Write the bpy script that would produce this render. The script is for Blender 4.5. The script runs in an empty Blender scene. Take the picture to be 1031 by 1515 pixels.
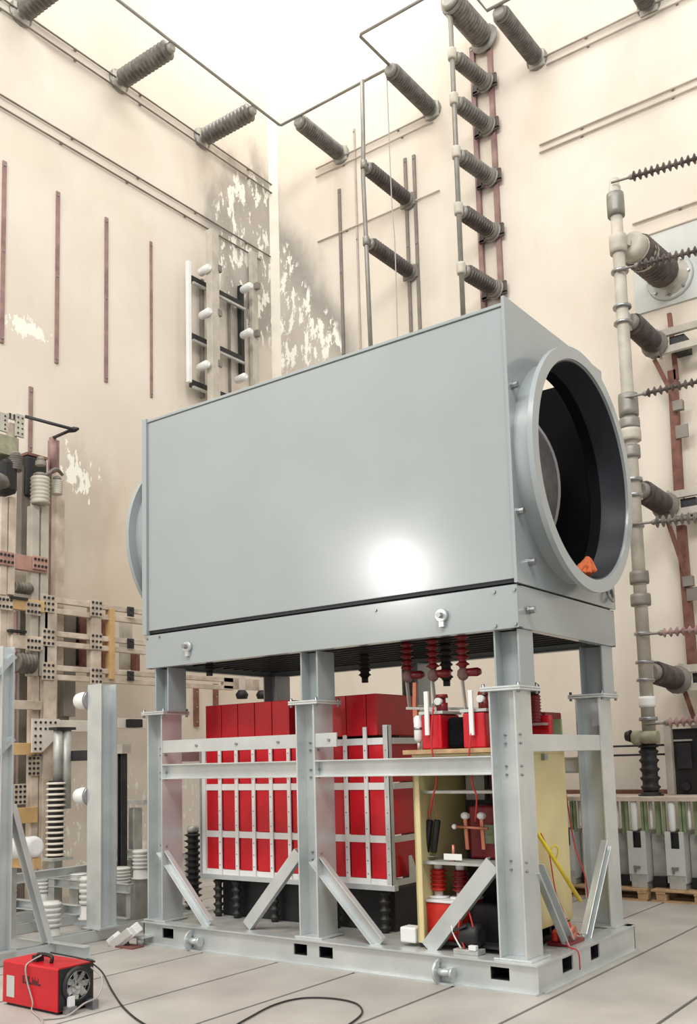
import bpy, math, random
from mathutils import Vector as V, Matrix
random.seed(7)
S = bpy.context.scene
COL = S.collection
# ---------------------------------------------------------------- camera
IW, IH, FPX, PX, PY = 1031, 1515, 1440.37, 511.7, 950.03
YAW, PIT, ROL = -0.6364, 0.1196, -0.0267
CAM = V((3.0339, -6.1401, 1.6))
FW = V((math.sin(YAW) * math.cos(PIT), math.cos(YAW) * math.cos(PIT), math.sin(PIT)))
_r = V((math.cos(YAW), -math.sin(YAW), 0)); _u = _r.cross(FW)
RT = math.cos(ROL) * _r + math.sin(ROL) * _u
UP = -math.sin(ROL) * _r + math.cos(ROL) * _u
cd = bpy.data.cameras.new('camera'); cam = bpy.data.objects.new('camera', cd); COL.objects.link(cam)
M = Matrix((RT, UP, -FW)).transposed().to_4x4(); M.translation = CAM; cam.matrix_world = M
cd.sensor_fit = 'VERTICAL'; cd.sensor_height = 36.0; cd.lens = 36.0 * FPX / IH
cd.shift_x = -(PX - IW / 2) / IH; cd.shift_y = (PY - IH / 2) / IH
cd.clip_end = 200
S.camera = cam
# ---------------------------------------------------------------- light
w = bpy.data.worlds.new('hall_daylight'); S.world = w; w.use_nodes = True
w.node_tree.nodes['Background'].inputs[0].default_value = (1.0, 0.985, 0.96, 1)
w.node_tree.nodes['Background'].inputs[1].default_value = 0.66
def area(name, loc, aim, sx, sy, power, col=(1, .97, .92), shape='RECTANGLE'):
    l = bpy.data.lights.new(name, 'AREA'); l.shape = shape; l.size = sx; l.size_y = sy; l.energy = power; l.color = col
    o = bpy.data.objects.new(name, l); COL.objects.link(o); o.location = loc
    o.rotation_euler = (V(aim) - V(loc)).to_track_quat('-Z', 'Y').to_euler(); return o
area('overhead_area_light', (-3.2, 1.6, 15.5), (-3.2, 1.6, 0), 5, 5, 200)
area('overhead_area_light', (-2.5, -8.0, 13.0), (-2.5, -1.0, 2.0), 4, 3, 760)  # added light above and behind the camera, no known lamp there
area('overhead_area_light', (4.5, -7.0, 13.0), (1.5, 0.0, 2.0), 4, 3, 700)  # second added light on the camera side, lights the scene from above
area('overhead_area_light', (2.5, 2.5, 15.5), (2.5, 2.5, 0), 3, 3, 160)
area('corner_roof_lamp', (-5.6, 4.4, 15.0), (-6.6, 5.4, 9.5), 1.2, 1.2, 95, (1, .96, .86))
area('wall_flood_lamp', (-6.85, -9.0, 5.1), (-1.0, 0, 3.0), 0.5, 0.95, 115, (1, .98, .96), 'ELLIPSE')
S.view_settings.view_transform = 'Standard'; S.view_settings.look = 'None'
S.view_settings.exposure = 0.12; S.view_settings.gamma = 1.0; S.view_settings.use_curve_mapping = False
# ---------------------------------------------------------------- helpers
def at(x, y, ax, val):
    """the point on the plane axis=val that a photo pixel looks at"""
    d = FW + (x - PX) / FPX * RT - (y - PY) / FPX * UP
    return CAM + d * ((val - CAM[ax]) / d[ax])
AX = [V((1, 0, 0)), V((0, 1, 0)), V((0, 0, 1))]
class G:
    def __init__(s): s.v = []; s.f = []; s.sm = []
    def face(s, idx, sm=False): s.f.append(tuple(idx)); s.sm.append(sm)
    def box(s, a, b):
        a = V(a); b = V(b); lo = [min(a[i], b[i]) for i in range(3)]; hi = [max(a[i], b[i]) for i in range(3)]
        c = [(lo[i] + hi[i]) / 2 for i in range(3)]; h = [(hi[i] - lo[i]) / 2 for i in range(3)]
        return s.obox(c, AX[0] * h[0], AX[1] * h[1], AX[2] * h[2])
    def obox(s, c, a, b, d):
        c = V(c); n = len(s.v)
        for k in (-1, 1):
            for (i, j) in ((-1, -1), (1, -1), (1, 1), (-1, 1)): s.v.append(c + a * i + b * j + d * k)
        for q in ((3, 2, 1, 0), (4, 5, 6, 7), (0, 1, 5, 4), (1, 2, 6, 5), (2, 3, 7, 6), (3, 0, 4, 7)): s.face([n + i for i in q])
        return s
    def frame(s, p0, p1, up=(0, 0, 1)):
        d = (V(p1) - V(p0)); L = d.length; d.normalize(); up = V(up)
        side = d.cross(up)
        if side.length < 1e-4: side = d.cross(V((0, 1, 0)))
        side.normalize(); return d, side.cross(d).normalized(), side, L
    def bar(s, p0, p1, w, h, up=(0, 0, 1)):
        """rectangular bar, w across, h along up"""
        d, u, sd, L = s.frame(p0, p1, up)
        return s.obox((V(p0) + V(p1)) / 2, d * (L / 2), sd * (w / 2), u * (h / 2))
    def ext(s, p0, p1, poly, up=(0, 0, 1)):
        """extrude a 2D outline (side, up) from p0 to p1"""
        d, u, sd, L = s.frame(p0, p1, up); n = len(s.v); m = len(poly)
        for p in (V(p0), V(p1)):
            for (a, b) in poly: s.v.append(p + sd * a + u * b)
        for i in range(m): s.face((n + i, n + (i + 1) % m, n + m + (i + 1) % m, n + m + i))
        s.face([n + i for i in range(m)][::-1]); s.face([n + m + i for i in range(m)])
        return s
    def cyl(s, p0, p1, r, r1=None, n=12): return s.lathe(p0, V(p1) - V(p0), [(0, r), (1, r if r1 is None else r1)], n)
    def lathe(s, p0, d, prof, n=12, smooth=True, cap=True):
        """profile of (fraction along d, radius)"""
        p0 = V(p0); d = V(d); z = d.normalized(); a = z.orthogonal().normalized(); b = z.cross(a); k = len(s.v)
        for (t, r) in prof:
            for i in range(n):
                an = 2 * math.pi * i / n; s.v.append(p0 + d * t + (a * math.cos(an) + b * math.sin(an)) * r)
        for j in range(len(prof) - 1):
            for i in range(n):
                i2 = (i + 1) % n; s.face((k + j * n + i, k + j * n + i2, k + (j + 1) * n + i2, k + (j + 1) * n + i), smooth)
        if cap:
            s.face([k + i for i in range(n)][::-1]); e = k + (len(prof) - 1) * n; s.face([e + i for i in range(n)])
        return s
    def tube(s, pts, r, n=8):
        pts = [V(p) for p in pts]; k = len(s.v); up = None
        for j, p in enumerate(pts):
            t = (pts[min(j + 1, len(pts) - 1)] - pts[max(j - 1, 0)]).normalized()
            if up is None: up = t.orthogonal().normalized()
            up = (up - t * up.dot(t)).normalized(); b = t.cross(up)
            for i in range(n):
                an = 2 * math.pi * i / n; s.v.append(p + (up * math.cos(an) + b * math.sin(an)) * r)
        for j in range(len(pts) - 1):
            for i in range(n):
                i2 = (i + 1) % n; s.face((k + j * n + i, k + j * n + i2, k + (j + 1) * n + i2, k + (j + 1) * n + i), True)
        s.face([k + i for i in range(n)][::-1]); e = k + (len(pts) - 1) * n; s.face([e + i for i in range(n)])
        return s
    def shift(s, o): s.v = [p + V(o) for p in s.v]; return s
def curve(pts, k=6):
    """smooth path through points"""
    P = [V(p) for p in pts]; out = []
    for i in range(len(P) - 1):
        a = P[max(i - 1, 0)]; b = P[i]; c = P[i + 1]; d = P[min(i + 2, len(P) - 1)]
        for j in range(k):
            t = j / k; out.append(0.5 * ((2 * b) + (c - a) * t + (2 * a - 5 * b + 4 * c - d) * t * t + (3 * b - a - 3 * c + d) * t ** 3))
    out.append(P[-1]); return out
def origin_of(o):
    p = V((0, 0, 0))
    while o is not None: p = p + o.location; o = o.parent
    return p
def put(name, g, mat, parent=None, label=None, bevel=0, kind=None, org=None):
    me = bpy.data.meshes.new(name)
    if org is None and parent is None:
        lo = [min(p[i] for p in g.v) for i in range(3)]; hi = [max(p[i] for p in g.v) for i in range(3)]
        org = V(((lo[0] + hi[0]) / 2, (lo[1] + hi[1]) / 2, lo[2]))
    base = origin_of(parent) if parent is not None else V(org)
    me.from_pydata([tuple(p - base) for p in g.v], [], g.f); me.polygons.foreach_set('use_smooth', g.sm); me.update()
    me.materials.append(mat); o = bpy.data.objects.new(name, me); COL.objects.link(o)
    if parent is not None: o.parent = parent
    else: o.location = base
    if bevel:
        b = o.modifiers.new('edge', 'BEVEL'); b.width = bevel; b.segments = 2; b.limit_method = 'ANGLE'; b.angle_limit = math.radians(40)
    if label: o['label'] = label
    if kind: o['kind'] = kind
    return o
def thing(name, loc, label, cat, group=None):
    o = bpy.data.objects.new(name, None); o.empty_display_size = .1; COL.objects.link(o); o.location = V(loc)
    o['label'] = label; o['category'] = cat
    if group: o['group'] = group
    return o
def tag(o, label, cat, group=None):
    o['label'] = label; o['category'] = cat
    if group: o['group'] = group
    return o
def struct(name, g, m, parent=None, bevel=0): 
    return put(name, g, m, parent, None, bevel, 'structure' if parent is None else None, org=(0, 0, 0) if parent is None else None)
# ---------------------------------------------------------------- materials
def nd(nt, t, **kw):
    n = nt.nodes.new(t)
    for k, v in kw.items(): setattr(n, k, v)
    return n
def mat(name, col, rough=.5, metal=0., var=.08, scale=6., bump=0., bscale=60., coat=0., tint=None, rvar=.1, spec=.5):
    m = bpy.data.materials.new(name); m.use_nodes = True; nt = m.node_tree; b = nt.nodes['Principled BSDF']
    b.inputs['Metallic'].default_value = metal; b.inputs['Coat Weight'].default_value = coat; b.inputs['Coat Roughness'].default_value = .12
    b.inputs['Specular IOR Level'].default_value = spec
    tc = nd(nt, 'ShaderNodeTexCoord'); nz = nd(nt, 'ShaderNodeTexNoise'); nz.inputs['Scale'].default_value = scale; nz.inputs['Detail'].default_value = 6
    nt.links.new(tc.outputs['Object'], nz.inputs['Vector'])
    rp = nd(nt, 'ShaderNodeValToRGB'); e = rp.color_ramp.elements; e[0].position = .32; e[1].position = .7
    c2 = tint if tint else [min(1, c * (1 + var)) for c in col]
    e[0].color = (*[c * (1 - var) for c in col], 1); e[1].color = (*c2, 1)
    nt.links.new(nz.outputs['Fac'], rp.inputs['Fac']); nt.links.new(rp.outputs['Color'], b.inputs['Base Color'])
    mr = nd(nt, 'ShaderNodeMapRange'); mr.inputs['To Min'].default_value = max(.03, rough - rvar); mr.inputs['To Max'].default_value = min(1, rough + rvar)
    nt.links.new(nz.outputs['Fac'], mr.inputs['Value']); nt.links.new(mr.outputs['Result'], b.inputs['Roughness'])
    if bump:
        n2 = nd(nt, 'ShaderNodeTexNoise'); n2.inputs['Scale'].default_value = bscale; n2.inputs['Detail'].default_value = 4
        nt.links.new(tc.outputs['Object'], n2.inputs['Vector'])
        bp = nd(nt, 'ShaderNodeBump'); bp.inputs['Strength'].default_value = bump; bp.inputs['Distance'].default_value = .01
        nt.links.new(n2.outputs['Fac'], bp.inputs['Height']); nt.links.new(bp.outputs['Normal'], b.inputs['Normal'])
    return m
MT = dict(
    grey=mat('grey_gloss_paint', (.335, .375, .385), .20, 0, .03, 1.5, coat=.25, rvar=.04),
    galv=mat('galvanised_steel', (.56, .60, .605), .30, .45, .03, 3, tint=(.68, .715, .715), rvar=.04),
    galvd=mat('weathered_zinc', (.50, .51, .48), .5, .4, .2, 7, tint=(.58, .59, .56)),
    bolt=mat('bolt_zinc', (.33, .34, .35), .35, .8, .1, 20),
    dark=mat('dark_steel', (.035, .035, .038), .5, .3, .3, 8),
    black=mat('black_rubber', (.012, .012, .013), .55, 0, .2, 9),
    cavity=mat('interior_shade_black', (.006, .006, .007), .9, 0, .3, 3, spec=.08),  # near-black colour puts the shade of the housing interior into the surfaces
    shade_grey=mat('shade_blue_grey', (.035, .037, .046), .42, 0, .15, 3, spec=.3),  # dark tone painted as shade inside the collar and under the front panel
    red=mat('red_paint', (.56, .006, .016), .38, 0, .12, 5),
    redd=mat('dark_red_resin', (.20, .010, .014), .35, 0, .2, 8),
    redo=mat('bright_red_resin', (.62, .03, .02), .35, 0, .15, 9),
    white=mat('white_plastic', (.80, .81, .80), .35, 0, .04, 5),
    porc=mat('white_porcelain', (.72, .72, .69), .28, 0, .08, 6, coat=.3),
    tanst=mat('tan_painted_steel', (.55, .46, .365), .55, .05, .22, 5, tint=(.72, .63, .53)),
    pink=mat('faded_pink_paint', (.46, .27, .22), .55, 0, .15, 6),
    orange=mat('ochre_paint', (.58, .38, .17), .55, 0, .15, 6),
    rust=mat('red_oxide_paint', (.20, .075, .055), .6, .1, .25, 7, tint=(.28, .13, .10)),
    mauve=mat('faded_oxide_strip', (.26, .15, .14), .6, .05, .2, 5, tint=(.38, .25, .23)),
    cond=mat('grey_conduit', (.25, .225, .20), .55, .3, .2, 4),
    busgrey=mat('aluminium_bus', (.28, .27, .245), .45, .4, .15, 5),
    insul=mat('grey_brown_porcelain', (.12, .105, .09), .45, 0, .3, 8, tint=(.21, .19, .165)),
    insuld=mat('dark_brown_porcelain', (.06, .045, .042), .35, 0, .3, 8, tint=(.12, .09, .08)),
    cream=mat('cream_coated_tube', (.50, .465, .40), .5, 0, .15, 6),
    yellow=mat('pale_yellow_paint', (.66, .58, .30), .45, 0, .08, 3),
    yelrod=mat('yellow_fibreglass', (.75, .60, .03), .4, 0, .08, 6),
    wood=mat('pallet_wood', (.50, .33, .18), .75, 0, .2, 10, bump=.1),
    copper=mat('reddish_copper', (.55, .20, .13), .4, .5, .15, 9),
    wire=mat('red_wire', (.50, .03, .03), .45),
    cable=mat('black_cable', (.02, .02, .02), .5),
    paleg=mat('pale_grey_cable', (.40, .38, .36), .5),
    green=mat('green_strip', (.20, .27, .13), .5, 0, .2, 6, tint=(.30, .37, .22)),
    rag=mat('orange_cloth', (.70, .16, .05), .8, 0, .2, 12),
    condp=mat('pale_conduit', (.50, .44, .39), .6, .1, .12, 4),
    pale=mat('pale_cream_steel', (.68, .63, .56), .55, 0, .1, 5),
    olive=mat('olive_grey_casting', (.30, .29, .20), .6, 0, .25, 9),
    coil=mat('grey_winding', (.13, .12, .12), .6, 0, .25, 14, bump=.2, bscale=50),
    coilrim=mat('grey_winding_rim', (.30, .29, .30), .5),
    plate=mat('grey_wall_plate', (.56, .58, .55), .5, 0, .06, 3),
)
def wall_material(name, axis):
    """cream plaster; axis = world axis running along the wall (0 = x, 1 = y)"""
    m = bpy.data.materials.new(name); m.use_nodes = True; nt = m.node_tree; b = nt.nodes['Principled BSDF']
    geo = nd(nt, 'ShaderNodeNewGeometry'); sp = nd(nt, 'ShaderNodeSeparateXYZ'); nt.links.new(geo.outputs['Position'], sp.inputs[0])
    def mth(op, a, c=None, d=None, clamp=False):
        n = nd(nt, 'ShaderNodeMath', operation=op); n.use_clamp = clamp
        for i, x in enumerate((a, c, d)):
            if x is None: continue
            if isinstance(x, (int, float)): n.inputs[i].default_value = x
            else: nt.links.new(x, n.inputs[i])
        return n.outputs[0]
    def step(x, lo, hi):
        n = nd(nt, 'ShaderNodeMapRange', interpolation_type='SMOOTHSTEP'); nt.links.new(x, n.inputs['Value'])
        n.inputs['From Min'].default_value = lo; n.inputs['From Max'].default_value = hi; return n.outputs['Result']
    def noise(scale, detail=5, stretch=None, rough=.55):
        n = nd(nt, 'ShaderNodeTexNoise'); n.inputs['Scale'].default_value = scale; n.inputs['Detail'].default_value = detail; n.inputs['Roughness'].default_value = rough
        if stretch:
            mp = nd(nt, 'ShaderNodeMapping'); mp.inputs['Scale'].default_value = stretch; nt.links.new(geo.outputs['Position'], mp.inputs['Vector']); nt.links.new(mp.outputs[0], n.inputs['Vector'])
        else: nt.links.new(geo.outputs['Position'], n.inputs['Vector'])
        return n.outputs['Fac']
    def mix(f, c1, c2):
        n = nd(nt, 'ShaderNodeMix', data_type='RGBA')
        for s, x in ((0, f), (6, c1), (7, c2)):
            if isinstance(x, tuple): n.inputs[s].default_value = (*x, 1)
            elif isinstance(x, (int, float)): n.inputs[s].default_value = x
            else: nt.links.new(x, n.inputs[s])
        return n.outputs[2]
    def ell(h0, z0, rh, rz):
        a = mth('DIVIDE', mth('SUBTRACT', h, h0), rh); c = mth('DIVIDE', mth('SUBTRACT', z, z0), rz)
        return mth('SQRT', mth('ADD', mth('MULTIPLY', a, a), mth('MULTIPLY', c, c)))
    h = sp.outputs[axis]; z = sp.outputs[2]
    n1 = noise(.55, 6); n2 = noise(2.2, 6, (1, 1, .45)); n3 = noise(7.0, 8, (1, 1, .42), .66); n4 = noise(13, 6, (1, 1, .5), .6)
    wob = mth('MULTIPLY', mth('SUBTRACT', n2, .5), 1.1)
    col = mix(step(n1, .35, .7), (.70, .63, .54), (.77, .71, .625))
    col = mix(mth('MULTIPLY', step(n2, .55, .8), .35), col, (.62, .53, .44))
    if axis == 1:
        soot = mth('SUBTRACT', 1, step(mth('ADD', ell(5.25, 9.95, 1.22, 1.75), wob), .55, 1.12))
        rim = mth('MULTIPLY', soot, step(mth('ADD', ell(5.25, 9.95, 1.22, 1.75), wob), .35, .9))
        soot = mth('ADD', mth('MULTIPLY', soot, .55), mth('MULTIPLY', rim, .35))
        fl_zone = mth('SUBTRACT', 1, step(ell(5.3, 9.9, 1.05, 1.6), .8, 1.05))
        stain = mth('SUBTRACT', 1, step(mth('ADD', ell(1.75, 5.0, .75, 1.0), wob), .2, 1.2))
        tan_tone = mth('SUBTRACT', 1, step(mth('ADD', ell(3.0, 3.9, 2.2, 1.9), wob), .3, 1.25))  # broad tan tone over the lower part of the wall
        jag = mth('ADD', mth('MULTIPLY', mth('SUBTRACT', n3, .5), 4.5), mth('MULTIPLY', mth('SUBTRACT', n4, .5), 2.5)); fl2 = mth('MAXIMUM', mth('SUBTRACT', 1, step(mth('ADD', ell(1.72, 5.38, .30, .26), jag), .75, .85)), mth('SUBTRACT', 1, step(mth('ADD', ell(.92, 7.1, .26, .13), jag), .75, .85)))
        fl3 = mth('SUBTRACT', 1, step(ell(2.2, .9, 2.6, .75), .7, 1.05))
        fl4 = mth('MULTIPLY', step(h, -1, 1.5), .35)
    else:
        line = mth('SUBTRACT', z, mth('SUBTRACT', 10.75, mth('MULTIPLY', mth('ADD', h, 7.0), 1.72)))
        line = mth('ADD', mth('ADD', line, mth('MULTIPLY', wob, 1.1)), mth('MULTIPLY', mth('SUBTRACT', n1, .5), 2.0))
        zone = mth('MULTIPLY', mth('SUBTRACT', 1, step(line, -.35, .75)), mth('MULTIPLY', step(z, 6.9, 8.2), mth('SUBTRACT', 1, step(h, -5.6, -5.1))))
        rim = mth('MULTIPLY', zone, step(line, -1.2, -.1))
        soot = mth('ADD', mth('MULTIPLY', zone, .38), mth('MULTIPLY', rim, .42))
        fl_zone = mth('MULTIPLY', mth('SUBTRACT', 1, step(line, -.35, -.15)), mth('MULTIPLY', step(z, 7.3, 8.2), mth('SUBTRACT', 1, step(h, -5.35, -5.1))))
        stain = mth('MULTIPLY', mth('SUBTRACT', 1, step(mth('ADD', ell(-.75, 10.3, .7, .9), wob), .2, 1.1)), .4)
        tan_tone = mth('MULTIPLY', mth('SUBTRACT', 1, step(mth('ADD', ell(-2.2, 10.4, .4, 1.0), wob), .2, 1.1)), .4)
        fl2 = mth('MULTIPLY', step(h, 50, 51), 1.); fl3 = fl2; fl4 = fl2
    col = mix(mth('MULTIPLY', tan_tone, .5), col, (.56, .46, .33))
    col = mix(mth('MULTIPLY', stain, .5), col, (.40, .34, .28))
    col = mix(soot, col, (.23, .213, .195))
    fl = mth('MULTIPLY', step(n3, .53, .55), fl_zone)
    fl = mth('MAXIMUM', fl, fl2)
    fl = mth('MAXIMUM', fl, mth('MULTIPLY', step(n4, .575, .60), fl3))
    fl = mth('MAXIMUM', fl, mth('MULTIPLY', step(n4, .70, .72), fl4))
    col = mix(fl, col, (.90, .88, .80))
    nt.links.new(col, b.inputs['Base Color']); b.inputs['Roughness'].default_value = .75
    bp = nd(nt, 'ShaderNodeBump'); bp.inputs['Strength'].default_value = .25; bp.inputs['Distance'].default_value = .02
    nt.links.new(mth('ADD', n3, mth('MULTIPLY', fl, -1.0)), bp.inputs['Height']); nt.links.new(bp.outputs['Normal'], b.inputs['Normal'])
    return m
MT['wall_l'] = wall_material('cream_plaster_left', 1)
MT['wall_b'] = wall_material('cream_plaster_back', 0)
MT['floor'] = mat('pale_concrete', (.39, .365, .335), .55, 0, .10, 1.3, tint=(.50, .475, .44), bump=.06, bscale=40)
MT['groove'] = mat('dark_groove', (.045, .032, .028), .8, 0, .2, 5)
# ---------------------------------------------------------------- room
XL, YB = -7.082, 5.8
struct('wall_left', G().box((XL - .3, -14, -.1), (XL, YB + .3, 16.5)), MT['wall_l'])
struct('wall_back', G().box((XL, YB, -.1), (9, YB + .3, 16.5)), MT['wall_b'])
fl = struct('floor', G().box((XL, -14, -.25), (9, YB, -.045)), MT['groove'])
gx = [XL, -6.18, -5.40, -4.63, -3.85, -3.075, -2.245, -1.48, -.615, .115, .91, 1.7, 2.5, 3.3, 4.1, 4.9, 5.7, 6.5, 9]
for i in range(len(gx) - 1):
    put('slab', G().box((gx[i] + .013, -14, -.2), (gx[i + 1] - .013, YB, 0)), MT['floor'], fl, bevel=.003)
MT['cove'] = mat('corner_highlight_plaster', (.77, .72, .63), .7, 0, .05, 2)  # pale tone paints in the bright highlight down the room corner
struct('trim_1', G().ext((XL, YB, 0), (XL, YB, 16.5), [(0, 0), (-.11, 0), (-.08, -.03), (-.03, -.08), (0, -.11)], (0, 1, 0)), MT['cove'])
# ---------------------------------------------------------------- steel sections (side, up)
def hpoly(w, h, tf=.014, tw=.01):
    """H: flanges are h long and stand w apart"""
    a, b, c = w / 2, h / 2, tw / 2
    return [(-a, -b), (-a + tf, -b), (-a + tf, -c), (a - tf, -c), (a - tf, -b), (a, -b), (a, b), (a - tf, b), (a - tf, c), (-a + tf, c), (-a + tf, b), (-a, b)]
def cpoly(w, h, t=.01):
    """C: back at side=0, lips towards +w"""
    b = h / 2
    return [(0, -b), (w, -b), (w, -b + t), (t, -b + t), (t, b - t), (w, b - t), (w, b), (0, b)]
def lpoly(w, h, t=.01): return [(0, 0), (w, 0), (w, t), (t, t), (t, h), (0, h)]
# ---------------------------------------------------------------- support frame
fr = thing('support_stand', (-1.915, .9, 0), 'galvanised steel stand with braced legs on a skid base under the grey housing', 'steel stand')
BX0, BX1, BY0, BY1, BH = -3.86, .02, 0., 1.79, .2
def channel_y(name, x, y0, y1, z0, z1, sgn, parent, m, w=.08):
    put(name, G().ext((x, y0, (z0 + z1) / 2), (x, y1, (z0 + z1) / 2), [(sgn * a, b) for a, b in cpoly(w, z1 - z0, .014)]), m, parent, bevel=.003)
# base rails with fork pockets
def rail_front(y, sgn, holes, name='base_rail'):
    """plate with square pockets plus top and bottom lips"""
    g = G(); t = .012; xs = [BX0]
    for a, b in holes: xs += [a, b]
    xs.append(BX1); z0, z1 = .07, .155
    for i in range(len(xs) - 1):
        if i % 2 == 0: g.box((xs[i], y, 0.012), (xs[i + 1], y + sgn * t, BH - .012))
        else:
            g.box((xs[i], y, .012), (xs[i + 1], y + sgn * t, z0)); g.box((xs[i], y, z1), (xs[i + 1], y + sgn * t, BH - .012))
    g.box((BX0, y - sgn * .045, 0), (BX1, y + sgn * .06, .012)); g.box((BX0, y - sgn * .03, BH - .012), (BX1, y + sgn * .1, BH))
    o = put(name, g, MT['galv'], fr)
    for a, b in holes:
        k = G(); k.box((a, y + sgn * .02, z0), (b, y + sgn * .5, z0 + .004)); k.box((a, y + sgn * .02, z1 - .004), (b, y + sgn * .5, z1))
        k.box((a, y + sgn * .02, z0), (a + .004, y + sgn * .5, z1)); k.box((b - .004, y + sgn * .02, z0), (b, y + sgn * .5, z1)); k.box((a, y + sgn * .5, z0), (b, y + sgn * .504, z1))
        put('fork_pocket', k, MT['black'], o)
    return o
rail_front(BY0, 1, [(-3.615, -3.475), (-2.10, -1.965), (-1.845, -1.71), (-.34, -.195)])
g = G(); g.box((BX0, BY1 - .012, 0), (BX1, BY1, BH)); g.box((BX0, BY1 - .1, BH - .012), (BX1, BY1, BH)); put('base_rail', g, MT['galv'], fr)
ys = [BY0 + .0125, .385, .565, .885, 1.05, BY1]; g = G(); z0, z1 = .07, .17
for i in range(5):
    if i % 2 == 0: g.box((BX1 - .012, ys[i], .012), (BX1, ys[i + 1], BH - .012))
    else: g.box((BX1 - .012, ys[i], .012), (BX1, ys[i + 1], z0)); g.box((BX1 - .012, ys[i], z1), (BX1, ys[i + 1], BH - .012))
g.box((BX1 - .08, BY0 + .061, .0005), (BX1 + .03, BY1, .0115)); g.box((BX1 + .0005, BY0 - .03, BH - .012), (BX1 + .012, BY1, BH)); g.box((BX1 - .12, BY0 + .101, BH - .012), (BX1 + .0005, BY1, BH))
er = put('base_rail', g, MT['galv'], fr)
for a, b in ((.385, .565), (.885, 1.05)):
    k = G(); k.box((BX1 - .5, a, z0), (BX1 - .02, b, z0 + .004)); k.box((BX1 - .5, a, z1 - .004), (BX1 - .02, b, z1)); k.box((BX1 - .5, a, z0), (BX1 - .02, a + .004, z1)); k.box((BX1 - .5, b - .004, z0), (BX1 - .02, b, z1)); k.box((BX1 - .504, a, z0), (BX1 - .5, b, z1))
    put('fork_pocket', k, MT['black'], er)
g = G().box((BX0, BY0, .012), (BX0 + .012, BY1, BH - .012)); g.box((BX0, BY0, BH - .012), (BX0 + .12, BY1, BH)); put('base_rail', g, MT['galv'], fr)
for (x0, x1) in ((BX0 + .12, -2.1), (-2.1, -1.0), (-1.0, -.1)):
    put('deck_plate', G().box((x0 + .004, .1, BH - .03), (x1 - .004, BY1 - .1, BH - .004)), MT['galvd'], fr)
# legs : (lower x range, upper x range)
LEG = [((-.275, -.065), (-.22, -.02)), ((-2.055, -1.86), (-2.0, -1.82)), ((-3.83, -3.635), (-3.735, -3.56))]
for row, (y0, y1) in enumerate(((.02, .27), (1.53, 1.78))):
    for (lx, ux) in LEG:
        cx = (lx[0] + lx[1]) / 2; cy = (y0 + y1) / 2
        put('leg', G().ext((cx, cy, BH + .015), (cx, cy, 2.05), hpoly(lx[1] - lx[0], y1 - y0), (0, 1, 0)), MT['galv'], fr, bevel=.002)
        put('foot_plate', G().box((lx[0] - .04, y0 - .012, BH), (lx[1] + .04, y1 + .03, BH + .015)), MT['galv'], fr, bevel=.003)
        cp = put('cap_plate', G().box((lx[0] - .05, y0 - .03, 2.05), (lx[1] + .055, y1 + .05, 2.065)).box((lx[0] - .05, y0 - .03, 2.067), (lx[1] + .055, y1 + .05, 2.082)), MT['galv'], fr, bevel=.002)
        for bx in (lx[0] - .03, lx[1] + .035):
            for by in (y0 - .012, y1 + .03): put('bolt', G().cyl((bx, by, 2.03), (bx, by, 2.105), .012, n=6), MT['bolt'], cp)
        ucx = (ux[0] + ux[1]) / 2
        put('upper_leg', G().ext((ucx, cy, 2.082), (ucx, cy, 2.48), hpoly(ux[1] - ux[0], (y1 - y0) * .9), (0, 1, 0)), MT['grey'], fr, bevel=.002)
        if row == 0:
            for zz in (1.74, 1.68, 1.52, 1.46, .86, .80):
                for xx in (lx[0] + .06, lx[1] - .05): put('bolt', G().cyl((xx, cy - .006, zz), (xx, cy - .02, zz), .009, n=6), MT['bolt'], fr)
                put('bolt', G().cyl((lx[1], y0 + .05, zz), (lx[1] + .012, y0 + .05, zz), .009, n=6), MT['bolt'], fr)
# horizontal members
for (x0, x1) in ((-3.635, -2.055), (-1.86, -.275)):
    put('cross_beam', G().ext((x0, .09, 1.53), (x1, .09, 1.53), cpoly(.07, .135, .012)), MT['galv'], fr, bevel=.003)
    put('cross_beam', G().ext((x0, 1.70, 1.50), (x1, 1.70, 1.50), cpoly(.07, .135, .012)), MT['galv'], fr, bevel=.003)
put('flat_bar', G().box((-3.635, .03, 1.70), (-2.055, .045, 1.812)), MT['galv'], fr, bevel=.002)
put('flat_bar', G().box((-1.86, .03, 1.70), (-1.645, .045, 1.812)), MT['galv'], fr, bevel=.002)
for x in (-3.2, -2.72, -2.25, -1.72): put('bolt', G().cyl((x, .03, 1.755), (x, .016, 1.755), .012, n=6), MT['bolt'], fr)
for x in (-.075, -3.82): put('cross_beam', G().ext((x, .27, 1.68), (x, 1.53, 1.68), [(-a, b) for a, b in cpoly(.07, .125, .012)]), MT['galv'], fr, bevel=.003)
# diagonal braces
def brace(p0, p1, w=.10, flip=False):
    p0 = V(p0); p1 = V(p1); d = (p1 - p0).normalized(); n = V((0, 1, 0)) if abs(d.x) > abs(d.y) else V((1, 0, 0))
    put('brace', G().ext(p0, p1, [(-a, b) for a, b in cpoly(.055, w, .01)] if flip else cpoly(.055, w, .01), n.cross(d)), MT['galv'], fr, bevel=.003)
yb = .10
brace(at(241, 1256, 1, yb), at(312, 1367, 1, yb), .10, True); brace(at(440, 1262, 1, yb), at(364, 1370, 1, yb))
brace(at(468, 1268, 1, yb), at(565, 1395, 1, yb), .115, True); brace(at(728, 1278, 1, yb), at(632, 1404, 1, yb), .125)
xb = -.1
brace((xb, .27, .80), (xb, .72, .21)); brace((xb, 1.53, .87), (xb, 1.02, .21))
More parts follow.
